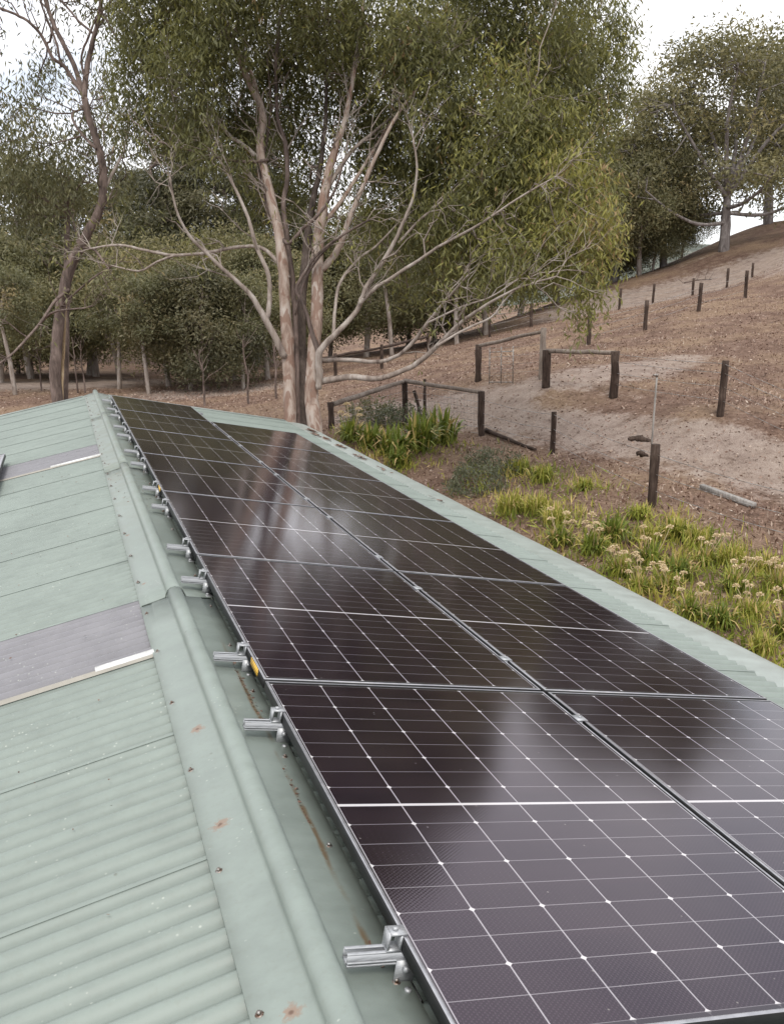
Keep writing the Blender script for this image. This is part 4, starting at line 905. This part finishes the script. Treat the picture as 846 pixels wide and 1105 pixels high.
# ------------------------------------------------------------------ fences, posts, gate
def post(g, base, H, r, lean=(0, 0), sides=9):
    b0 = np.array(base, float); hs = np.linspace(-.25, H, 6)
    P = [b0 + np.array([lean[0] * h, lean[1] * h, h]) + rng.normal(0, r * .05, 3) * [1, 1, 0] for h in hs]
    g.tube(P, r * (1 + rng.normal(0, .05, 6)), sides, wob=.06)
def timber_rail(g, a, b_, r=.05):
    P = wig(np.array(a), np.array(b_), .012, 7); g.tube(P, r * np.linspace(1.0, .85, 7), 8, wob=.05)
def wires(g, tops, hs, r=.0035, sagm=.02):
    for h in hs:
        for a, b_ in zip(tops[:-1], tops[1:]):
            A = np.array(a) + [0, 0, h]; Bv = np.array(b_) + [0, 0, h]; t = np.linspace(0, 1, 7)[:, None]
            P = A * (1 - t) + Bv * t; P[:, 2] -= np.sin(t[:, 0] * PI) * sagm; g.tube(P, r, 4, cap=False)
def S(k): p = spots[k]; return np.array([p[0], p[1], h1(p[0], p[1])])
# near garden fence: three posts, two pole rails, mesh below
O = tuple(S('f358')); fr = empty('timber_fence', O); tag(fr, 'rustic pole rail fence with three posts and wire mesh, behind the green garden clumps', 'fence')
pA, pB, pC = S('f358'), S('f437'), S('f519')
pA[2] = at(358, 470, 24.5)[2]
def top_at(p, py, d): return None
HA = (470 - 433) / F * 24.5; 
zA = at(358, 433, 24.5)[2]; zB = at(437, 409, 27.0)[2]; zC = at(519, 421, 24.6)[2]
pB = at(437, 455, 27.0); pB[2] = h1(pB[0], pB[1])
for (p, zt, r) in ((pA, zA, .085), (pB, zB, .085), (pC, zC, .085)):
    gz = h1(p[0], p[1]); g = MB(); post(g, (p[0], p[1], gz), zt - gz, r); g.build('post', M_post, fr, O, smooth=True)
g = MB(); timber_rail(g, (pA[0] + .05, pA[1], zA - .06), (pB[0], pB[1], zB - .04), .072); g.build('top_rail', M_rail, fr, O, smooth=True)
g = MB(); timber_rail(g, (pB[0], pB[1], zB - .02), (pC[0], pC[1], zC - .03), .062); g.build('top_rail', M_rail, fr, O, smooth=True)
g = MB(); timber_rail(g, (pB[0] + .25, pB[1] - .1, zB - .3), (pB[0] + .5, pB[1] - .2, pB[2]), .05); post(g, (pB[0] + .62, pB[1], pB[2]), 1.3, .045); g.build('brace', M_post, fr, O, smooth=True)
g = MB()
for (a, b_, za, zb) in ((pA, pB, zA, zB), (pB, pC, zB, zC)):
    for k in range(7): 
        f0 = k / 7.0; ga = h1(a[0], a[1]); gb_ = h1(b_[0], b_[1]); wires(g, [(a[0], a[1], ga + (za - ga) * f0), (b_[0], b_[1], gb_ + (zb - gb_) * f0)], [0.05], .005, .0)
    for k in range(1, 24):
        t = k / 24; x = a[0] * (1 - t) + b_[0] * t; y = a[1] * (1 - t) + b_[1] * t; z0 = h1(x, y); z1 = za * (1 - t) + zb * t - .1
        g.tube([(x, y, z0), (x, y, z1)], .003, 3, cap=False)
g.build('wire_mesh', M_wire, fr, O)
# H-frame strainer
O = tuple(S('g588')); fr = empty('strainer_fence', O); tag(fr, 'H shaped timber strainer of two thick posts joined by a level top pole', 'fence')
a, b_ = S('g588'), S('g663'); za = at(588, 377, 26.2)[2]; zb = at(663, 378, 24.8)[2]
for p, zt in ((a, za), (b_, zb)): g = MB(); post(g, p, zt - p[2], .115); g.build('post', M_post, fr, O, smooth=True)
g = MB(); timber_rail(g, (a[0], a[1], za - .03), (b_[0], b_[1], zb - .04), .065); g.build('top_rail', M_rail, fr, O, smooth=True)
# upper frame + wire gate
O = tuple(S('f516')); fr = empty('timber_fence', O); tag(fr, 'sloping pole rail between a dark post and tall grey post, beside the H shaped strainer', 'fence')
c = S('f516'); zc = at(516, 371, 29.5)[2]; dpt = at(584, 417, 27.2); dpt[2] = h1(dpt[0], dpt[1]); zd = at(584, 353, 27.2)[2]
g = MB(); post(g, c, zc - c[2], .10); g.build('post', M_post, fr, O, smooth=True)
g = MB(); post(g, dpt, zd - dpt[2], .09, (.02, 0)); g.build('post', M_rail, fr, O, smooth=True)
g = MB(); timber_rail(g, (c[0], c[1], zc - .05), (dpt[0], dpt[1], zd - .1), .06); g.build('top_rail', M_rail, fr, O, smooth=True)
g = MB(); wires(g, [c, dpt], [.25, .5, .75, 1.0], .004); g.build('wire', M_wire, fr, O)
# low mesh gate in front of it
p1 = at(553, 425, 27.5); p2 = at(528, 418, 28.3)
for p in (p1, p2): p[2] = h1(p[0], p[1])
O = tuple(p1); fr = empty('metal_gate', O); tag(fr, 'light rusty tube gate standing open in front of the sloping pole rail', 'gate')
g = MB(); hts = (.1, 1.0)
for p in (p1, p2, (p1 + p2) / 2): g.tube([p + [0, 0, .05], p + [0, 0, 1.15]], .016, 6)
for h in hts: g.tube([p1 + [0, 0, h], p2 + [0, 0, h]], .016, 6)
g.build('gate_frame', M_wire, fr, O, smooth=True)
g = MB(); wires(g, [p1, p2], [.3, .5, .7, .85], .004, 0); g.build('wire', M_wire, fr, O)
# garden-edge wire fence through the free posts
O = tuple(S('p597')); fr = empty('wire_fence', O); tag(fr, 'sagging wire fence along the garden bed with two slim dark posts', 'fence')
e1 = at(900, 620, 14.0); e1[2] = h1(e1[0], e1[1])
a, b_ = S('p597'), S('p705'); 
for (p, py, px, d, r) in ((a, 443, 597, 22.4, .065), (b_, 477, 706, 16.6, .080)):
    g = MB(); post(g, p, at(px, py, d)[2] - p[2], r, (.02, .0)); g.build('post', M_post, fr, O, smooth=True)
g = MB(); post(g, e1, 1.15, .07); g.build('post', M_post, fr, O, smooth=True)
g = MB(); wires(g, [pC, a, b_, e1], [.3, .6, .95], .006, .06); g.build('wire', M_wire, fr, O)
# paddock fence from the strainer
O = tuple(S('p780')); fr = empty('wire_fence', O); tag(fr, 'paddock wire fence with one leaning dark post, right of the H shaped strainer', 'fence')
a = S('p780'); g = MB(); post(g, a, at(782, 388, 20.6)[2] - a[2], .075, (.05, 0)); g.build('post', M_post, fr, O, smooth=True)
e2 = at(930, 470, 17.5); e2[2] = h1(e2[0], e2[1]); g = MB(); post(g, e2, 1.2, .07); g.build('post', M_post, fr, O, smooth=True)
g = MB(); wires(g, [S('g663'), a, e2], [.35, .65, .95, 1.15], .006, .03); g.build('wire', M_wire, fr, O)
# hill fences
def line_fence(keys, tops, label, name='wire_fence', r=.07, extra=None):
    O = tuple(S(keys[0])); fr = empty(name, O); tag(fr, label, 'fence'); ps = [S(k) for k in keys]
    for p, H in zip(ps, tops): g = MB(); post(g, p, H, r, (rnd.uniform(-.01, .07), 0), 7); g.build('post', M_post, fr, O, smooth=True)
    g = MB(); wires(g, ps, [.35, .7, 1.0], .008); g.build('wire', M_wire, fr, O)
line_fence(['m635', 'h696', 'h755', 'h805'], [1.3, 1.22, 1.22, 1.25], 'nearer hillside wire fence whose dark posts climb above the H shaped strainer', r=.085)
line_fence(['r529', 'r572', 'r668', 'r704', 'r747', 'r785', 'r812'], [1.1, 1.4, 1.4, 1.4, 1.3, 1.4, 1.3], 'farther hillside wire fence with thin posts beside the pale track', r=.085)
# old rail fence in the background
q1, _ = ground(360, 400); q2, _ = ground(405, 392); q3, _ = ground(462, 386)
q1 = at(362, 398, 42); q2 = at(412, 392, 44); q3 = at(462, 388, 47); q4 = at(330, 402, 40)
O = (q1[0], q1[1], h1(q1[0], q1[1])); fr = empty('timber_fence', O); tag(fr, 'old dark post and rail fence far behind the low limbs of the big gum', 'fence')
pts = []
for q_ in (q4, q1, q2, q3):
    z = h1(q_[0], q_[1]); pts.append(np.array([q_[0], q_[1], z])); g = MB(); post(g, (q_[0], q_[1], z), 1.15, .08); g.build('post', M_post, fr, O, smooth=True)
for a, b_ in zip(pts[:-1], pts[1:]): g = MB(); timber_rail(g, a + [0, 0, 1.0], b_ + [0, 0, 1.0], .07); g.build('rail', M_post, fr, O, smooth=True)

# slim riser pole behind the near post, with its sprinkler head
p = at(703, 475, 18.6); p[2] = h1(p[0], p[1]); ztp = at(706, 405, 18.6)[2]; O = tuple(p)
fr = empty('sprinkler_riser', O); tag(fr, 'thin pale upright riser pipe standing just behind the near dark post', 'sprinkler')
g = MB(); g.tube([p, p + [.02, 0, (ztp - p[2]) * .5], [p[0] + .05, p[1], ztp]], .018, 8); g.build('pipe', M_plank, fr, O, smooth=True)
g = MB(); t_ = np.array([p[0] + .05, p[1], ztp]); g.tube([t_, t_ + [0, 0, .05]], .03, 8); g.tube([t_ + [-.09, 0, .03], t_ + [.02, 0, .05]], .014, 6); g.build('sprinkler_head', M_wire, fr, O, smooth=True)
# bark scraps caught on the wire left of the post
for (px, py, L_, lb) in ((690, 474, .42, 'dark curled bark scrap caught on the wire at the top of the near post'), (693, 490, .22, 'short dark bark scrap hanging just below the longer scrap')):
    c = at(px, py, 17.2); g = MB(); dr = CM[:, 0]; P = [c - dr * L_ * .5, c - dr * L_ * .2 + [0, 0, .02], c + dr * L_ * .1, c + dr * L_ * .5 + [0, 0, -.03]]
    g.tube(smooth_path(P, 3), np.concatenate([np.linspace(.03, .055, 5), np.linspace(.055, .02, 5)]), 7, wob=.2)
    o = g.build('bark_scrap', M_post, origin=tuple(c), smooth=True); tag(o, lb, 'bark scrap', 'bark scraps on the fence wire')
# plank on the ground
pa, _ = ground(756, 529); pb, _ = ground(814, 550); pa = np.array(pa); pb = np.array(pb); pa[2] = h1(pa[0], pa[1]) + .03; pb[2] = h1(pb[0], pb[1]) + .03
dr = (pb - pa); Ln = np.linalg.norm(dr); dr /= Ln; sd = np.cross(dr, [0, 0, 1]); sd /= np.linalg.norm(sd); up = np.cross(sd, dr)
Mx = lambda V: np.array([pa + dr * v[0] + sd * v[1] + up * v[2] for v in V])
g = MB(); g.box((0, -.055, -.02), (Ln, .055, .075), M=Mx); o = g.build('timber_sleeper', M_plank, origin=tuple(pa)); tag(o, 'grey weathered timber sleeper lying on the bare dirt right of the near post', 'timber')
bv = o.modifiers.new('b', 'BEVEL'); bv.width = .008
# dark log edging near the fence
la, _ = ground(524, 468); lb_, _ = ground(578, 488); la = np.array(la); lb_ = np.array(lb_); la[2] = h1(la[0], la[1]) + .06; lb_[2] = h1(lb_[0], lb_[1]) + .06
g = MB(); g.tube(smooth_path(wig(la, lb_, .012, 5), 3), np.linspace(.06, .035, 13), 8, wob=.08); o = g.build('fallen_log', M_post, origin=tuple(la), smooth=True); tag(o, 'dark log edging running from the pole rail fence to the slim post', 'log')
# fallen limbs on the hill
for (pts, r, lb) in (([(752, 259), (765, 257), (775, 253)], .16, 'short dark fallen log on the crest right of the broad gum'), ([(672, 298), (695, 290), (712, 281), (722, 268)], .13, 'bleached fallen limb sloping down left of the broad crest gum'), ([(738, 303), (752, 300), (768, 299)], .06, 'thin fallen stick on the pale hillside track')):
    P = []
    for j, (px, py) in enumerate(pts):
        p, d = ground(px, py + 3, 140); p = np.array(p); p[2] = h1(p[0], p[1]) + r * .7 + (.5 * (j == len(pts) - 1) if r == .13 else 0); P.append(p)
    g = MB(); Ps = smooth_path(P, 4); g.tube(Ps, np.linspace(r, r * .5, len(Ps)), 7, wob=.1)
    for _ in range(5):
        a = Ps[rnd.randint(1, len(Ps) - 2)]; g.tube(wig(a, a + np.array([rnd.gauss(0, .7), rnd.gauss(0, .5), rnd.uniform(.2, .9)]), .06, 4), np.linspace(r * .35, r * .12, 4), 4)
    o = g.build('fallen_log', M_rail if r == .13 else M_dbark, origin=tuple(P[0]), smooth=True); tag(o, lb, 'log')

# ------------------------------------------------------------------ garden bed
def strap_clump(seed, n_, Lh, W, tn, stalks, name='strappy_plant', up=1.0):
    r = np.random.default_rng(seed); root = empty(name, (0, 0, 0)); g = MB()
    for i in range(n_):
        a = r.uniform(0, 2 * PI); out = r.uniform(.15, 1.0); L_ = Lh * r.uniform(.65, 1.15); b0 = r.normal(0, .09, 3) * [1, 1, 0]
        P = []; 
        for t in np.linspace(0, 1, 5):
            rad = out * L_ * (t ** 1.3) * .75; z = L_ * (t * (1.02 * up) - out * .85 * t ** 2.4)
            P.append(b0 + np.array([math.cos(a) * rad, math.sin(a) * rad, z + .01]))
        sdv = np.array([-math.sin(a), math.cos(a), 0]); ws = W * np.array([.7, 1, .95, .7, .08]) * r.uniform(.7, 1.2); V = []
        for p_, w_ in zip(P, ws): V += [p_ - sdv * w_ / 2, p_ + sdv * w_ / 2]
        t0 = float(np.clip(r.normal(tn, .13), 0, .88)) if r.random() > .22 else r.uniform(.88, 1)
        g.add(V, [(2 * k, 2 * k + 1, 2 * k + 3, 2 * k + 2) for k in range(4)], 0, np.repeat(np.clip(np.array([t0 - .15, t0 - .05, t0, t0 + .05, t0 + .12]), 0, 1), 2))
    g.build('foliage', M_strap, root, smooth=True)
    for i in range(stalks):
        a = r.uniform(0, 2 * PI); e = np.array([math.cos(a) * r.uniform(.05, .5), math.sin(a) * r.uniform(.05, .5), Lh * r.uniform(.85, 1.3)])
        g = MB(); g.tube(wig(np.array([0, 0, 0.]), e, .015, 4), [.007, .006, .006, .005], 5, tint=.3); so = g.build('flower_stalk', M_straw, root, smooth=True)
        g = MB(); Q = []; tt = []
        for k in range(70):
            u = r.normal(0, 1, 3); u /= np.linalg.norm(u); u[2] = abs(u[2]) * .9 - .25; rr = r.uniform(.55, 1) * .078; c = e + u * rr
            w_ = np.cross(u, r.normal(0, 1, 3)); w_ /= np.linalg.norm(w_); Q.append([c - u * .03, c + w_ * .011, c + u * .016, c - w_ * .011]); tt.append(r.uniform(.2, 1))
        g.quads(Q, tt); g.build('flower_head', M_straw, so)
    return root
def leafy_clump(seed, R_, H_, m_, L, W, tn, n_=80, per=14):
    r = np.random.default_rng(seed); root = empty('garden_shrub', (0, 0, 0)); g = MB(); gl = MB()
    u = r.normal(0, 1, (n_, 3)); u /= np.linalg.norm(u, axis=1)[:, None]; u[:, 2] = np.abs(u[:, 2]); u *= r.uniform(.4, 1, n_)[:, None] ** .5
    T = u * [R_, R_, H_]
    for t in T[:30]: g.tube(wig(np.zeros(3), t, .02, 4), [.01, .007, .005, .003], 4, cap=False)
    leaves(gl, T, per, .05, L, W, np.clip(tn + u[:, 2] * .3 + r.normal(0, .1, n_), 0, 1), -.3)
    g.build('stems', M_dbark, root); gl.build('foliage', m_, root); return root
pk = {
 'green': lambda: strap_clump(21, 130, .62, .040, .30, 0), 'greenf': lambda: strap_clump(22, 120, .62, .040, .36, 5), 'lime': lambda: strap_clump(23, 170, .50, .030, .62, 0), 'limef': lambda: strap_clump(24, 150, .52, .030, .58, 6),
 'tuft': lambda: strap_clump(25, 170, .42, .018, .70, 0, up=1.25), 'grey': lambda: leafy_clump(26, .75, .65, M_shrub, .07, .03, .35), 'olive': lambda: leafy_clump(27, .6, .5, M_shrub, .09, .02, .55, 90, 16), 'dark': lambda: leafy_clump(28, .8, .8, M_leafd, .09, .035, .25, 110, 16)}
pdone = {}
def plant(kind, px, py, s, label):
    if kind not in pdone: o = pk[kind](); pdone[kind] = o
    else: o = copy_tree(pdone[kind])
    p, d = ground(px, py); z = h1(p[0], p[1]); o.location = (p[0], p[1], z - .01); o.rotation_euler = (0, 0, rnd.random() * 6.28); s *= (.70 if py > 508 else 1.0) if kind not in ('grey', 'olive', 'dark') else 1.0; o.scale = (s, s, s * rnd.uniform(.85, 1.05))
    tag(o, label, 'plant' if kind not in ('grey', 'olive', 'dark') else 'shrub', 'garden bed plants')
    return np.array([p[0], p[1], z])
PL_ = [('green', 476, 478, 1.9, 'largest dark green strappy clump, in front of the right post of the pole rail fence'), ('green', 452, 486, 1.75, 'green strappy clump just left of the largest one'), ('green', 425, 492, 1.55, 'green strappy clump in the middle of the far garden group'),
       ('green', 402, 484, 1.3, 'green strappy clump close behind the gutter, second from the left post'), ('greenf', 380, 476, 1.2, 'green strappy clump nearest the left post of the pole rail fence'), ('green', 432, 505, 1.1, 'small green clump at the gutter edge below the far group'),
       ('dark', 405, 462, 1.3, 'dark green shrub behind the far green clumps, by the wire mesh'), ('grey', 432, 464, 1.3, 'grey green shrub under the middle post of the pole rail fence'), ('olive', 514, 530, 1.15, 'low olive feathery shrub beside the brown mulch, above the gutter'), ('olive', 530, 512, 1.2, 'small olive shrub behind the feathery one'),
       ('lime', 560, 512, 1.5, 'yellow green clump left of the slim garden post'), ('lime', 585, 520, 1.4, 'yellow green clump at the foot of the slim garden post'), ('tuft', 552, 556, 1.7, 'bright lime grassy tuft at the gutter edge below the slim post'), ('tuft', 580, 556, 1.6, 'bright lime grassy tuft right of its neighbour at the gutter edge'), ('tuft', 600, 570, 1.5, 'lime tuft touching the gutter line, left of the cream flowers'),
       ('lime', 630, 530, 1.1, 'small lime clump on bare soil between the two garden posts'), ('greenf', 604, 590, 1.2, 'flowering green clump at the gutter edge, leftmost of the flowering ones'), ('green', 660, 585, 1.4, 'dense dark green clump left of the near post foot'), ('greenf', 640, 600, 1.2, 'flowering clump directly below the dense dark green clump'),
       ('limef', 668, 622, 1.15, 'flowering lime clump at the gutter edge below the near post'), ('lime', 690, 562, 1.2, 'lime clump at the foot of the near post'), ('lime', 728, 580, 1.4, 'lime clump right of the near post foot'), ('greenf', 700, 610, 1.1, 'green clump with cream heads under the near post'),
       ('limef', 722, 640, 1.1, 'flowering clump right of the near post, second row from the gutter'), ('green', 735, 625, 1.15, 'plain green clump among cream flower heads'), ('limef', 760, 612, 1.1, 'flowering lime clump level with the middle of the bed'), ('tuft', 752, 590, 1.3, 'lime grass tuft at the upper edge of the bed'),
       ('greenf', 745, 668, 1.0, 'flowering clump hard against the gutter, third from the right picture edge'), ('green', 778, 680, 1.0, 'glossy green clump hard against the gutter'), ('limef', 792, 640, 1.1, 'flowering lime clump right of the middle of the bed'), ('tuft', 790, 612, 1.4, 'yellow lime tuft along the upper edge of the bed'),
       ('limef', 808, 668, 1.0, 'flowering clump above the glossy green one'), ('tuft', 822, 706, 1.1, 'tall yellow tuft at the gutter near the right picture edge'), ('limef', 838, 640, 1.1, 'flowering clump at the right picture edge'), ('tuft', 828, 622, 1.3, 'lime tuft at the upper right end of the bed'), ('greenf', 848, 690, 1.0, 'flowering clump cut by the right picture edge beside the gutter'),
       ('limef', 870, 730, 1.0, 'clump below the right picture edge by the gutter'), ('tuft', 880, 660, 1.2, 'tuft past the right picture edge'), ('tuft', 700, 585, 1.1, 'lime tuft just below the near post foot'), ('limef', 690, 640, 1.0, 'small flowering clump at the gutter between larger ones')]
bedpts = [plant(*a) for a in PL_]
# loose ground cover between the clumps
bp = np.array(bedpts); nG = 3200; idx = rng.integers(0, len(bp), nG); C_ = bp[idx] + rng.normal(0, .42, (nG, 3)) * [1, 1, 0]
keep = (C_[:, 0] > 3.6); C_ = C_[keep]; C_[:, 2] = hgt(C_[:, 0], C_[:, 1]); tnt = np.clip(.66 + .25 * np.sin(C_[:, 0] * 3) * np.sin(C_[:, 1] * 2.3) + rng.normal(0, .12, len(C_)), 0, 1)
g = MB(); leaves(g, C_, 3, .05, .22, .022, tnt, -.95); o = g.build('ground_cover', M_strap, origin=tuple(bp[20])); tag(o, 'low yellow green ground cover filling the garden bed between the clumps', 'ground cover', kind='stuff')
# fallen leaves and stones over the dirt
N_ = 50000; r_ = rng.random(N_); dd = 9 + 40 * r_ ** 1.5; pxs = rng.uniform(-10, 1000, N_); az = np.arctan2((pxs - CX) / F, 1) - YAW
# spread in a wide fan of the yard, denser nearer the house
xs = CAM[0] + dd * np.sin(az); ys = CAM[1] + dd * np.cos(az); k_ = (xs > 3.5) | (ys > 14.5); xs, ys = xs[k_], ys[k_]
zs = hgt(xs, ys); C_ = np.stack([xs, ys, zs + .012], -1); a = rng.random(len(xs)) * 6.28; l = rng.uniform(.02, .055, len(xs)) * (1 + dd[k_] / 35)
l = l * .5; u = np.stack([np.cos(a) * l, np.sin(a) * l, rng.normal(0, .25, len(xs)) * l], -1); w = np.stack([-np.sin(a) * l * .35, np.cos(a) * l * .35, rng.normal(0, .3, len(xs)) * l], -1)
g = MB(); g.quads(np.stack([C_ - u, C_ - w, C_ + u, C_ + w], 1), np.clip(.12 + rng.beta(2.0, 2.0, len(xs)) * .88, 0, 1)); o = g.build('leaf_litter', M_litter, origin=(8, 14, -2.7)); tag(o, 'brown leaf litter strewn over the bare ground of the yard', 'leaf litter', kind='stuff')
# dry grass stubble on slope
N_ = 45000; dd = 14 + 60 * rng.random(N_) ** 1.3; az = np.arctan2((rng.uniform(150, 1000, N_) - CX) / F, 1) - YAW
xs = CAM[0] + dd * np.sin(az); ys = CAM[1] + dd * np.cos(az); zs = hgt(xs, ys); sd_ = np.min([seg_d(xs, ys, t_) for t_ in TRACKS[:2]], 0); k_ = ((xs > 5) | (ys > 16)) & (sd_ > 1.1); C_ = np.stack([xs, ys, zs], -1)[k_]
g = MB(); leaves(g, C_, 1, .01, .11, .028, np.clip(rng.normal(.55, .2, len(C_)), 0, 1), -.6); o = g.build('dry_grass', M_litter, origin=(14, 25, -2)); tag(o, 'sparse dry grass stubble covering the brown slope', 'dry grass', kind='stuff')

# ------------------------------------------------------------------ sky and light
SUN_EL, SUN_AZ = 55, 200     # high, behind the left shoulder, veiled by cloud
w = bpy.data.worlds.new('World'); sc.world = w; w.use_nodes = True; nt = w.node_tree; nt.nodes.clear(); n = N(nt)
sky = n.new('ShaderNodeTexSky'); sky.sky_type = 'NISHITA'; sky.sun_disc = False; sky.sun_elevation = math.radians(SUN_EL); sky.sun_rotation = math.radians(SUN_AZ)
b1 = n.new('ShaderNodeBackground'); nt.links.new(sky.outputs[0], b1.inputs[0]); b1.inputs[1].default_value = .12
d = n.coord('Generated'); cl = n.noise(n.map(d, (1, 1, 2.6), (.35, .2, 0)), 2.6, 7, .58, .3)
cm = step(n, cl, .40, .10)
shade = n.noise(n.map(d, (1, 1, 2.0), (3, 1, 0)), 3.5, 6, .6)
b2 = n.new('ShaderNodeBackground'); nt.links.new(n.ramp(shade, [(.3, (.74, .76, .82)), (.62, (1.0, 1.0, 1.02))]), b2.inputs[0]); b2.inputs[1].default_value = 1.2
mx = n.new('ShaderNodeMixShader'); n._in(mx.inputs[0], n.math('MULTIPLY_ADD', cm, .5, .5)); nt.links.new(b1.outputs[0], mx.inputs[1]); nt.links.new(b2.outputs[0], mx.inputs[2])
out = n.new('ShaderNodeOutputWorld'); nt.links.new(mx.outputs[0], out.inputs[0])
sl = bpy.data.lights.new('sun', 'SUN'); sl.energy = 1.5; sl.angle = math.radians(18); sl.color = (1, .95, .88)
so = bpy.data.objects.new('sun', sl); COL.objects.link(so)
el, az = math.radians(SUN_EL), math.radians(SUN_AZ); dv = Vector((math.sin(az) * math.cos(el), math.cos(az) * math.cos(el), math.sin(el)))
so.rotation_euler = dv.to_track_quat('Z', 'Y').to_euler()
vs = sc.view_settings; vs.view_transform = 'Standard'; vs.look = 'None'; vs.gamma = 1; vs.exposure = 0.38; vs.use_curve_mapping = False
sc.render.engine = 'CYCLES'; sc.cycles.max_bounces = 5; sc.cycles.diffuse_bounces = 3; sc.cycles.glossy_bounces = 3; sc.cycles.transmission_bounces = 3
print('FACES', sum(len(o.data.polygons) for o in bpy.data.objects if o.type == 'MESH'))
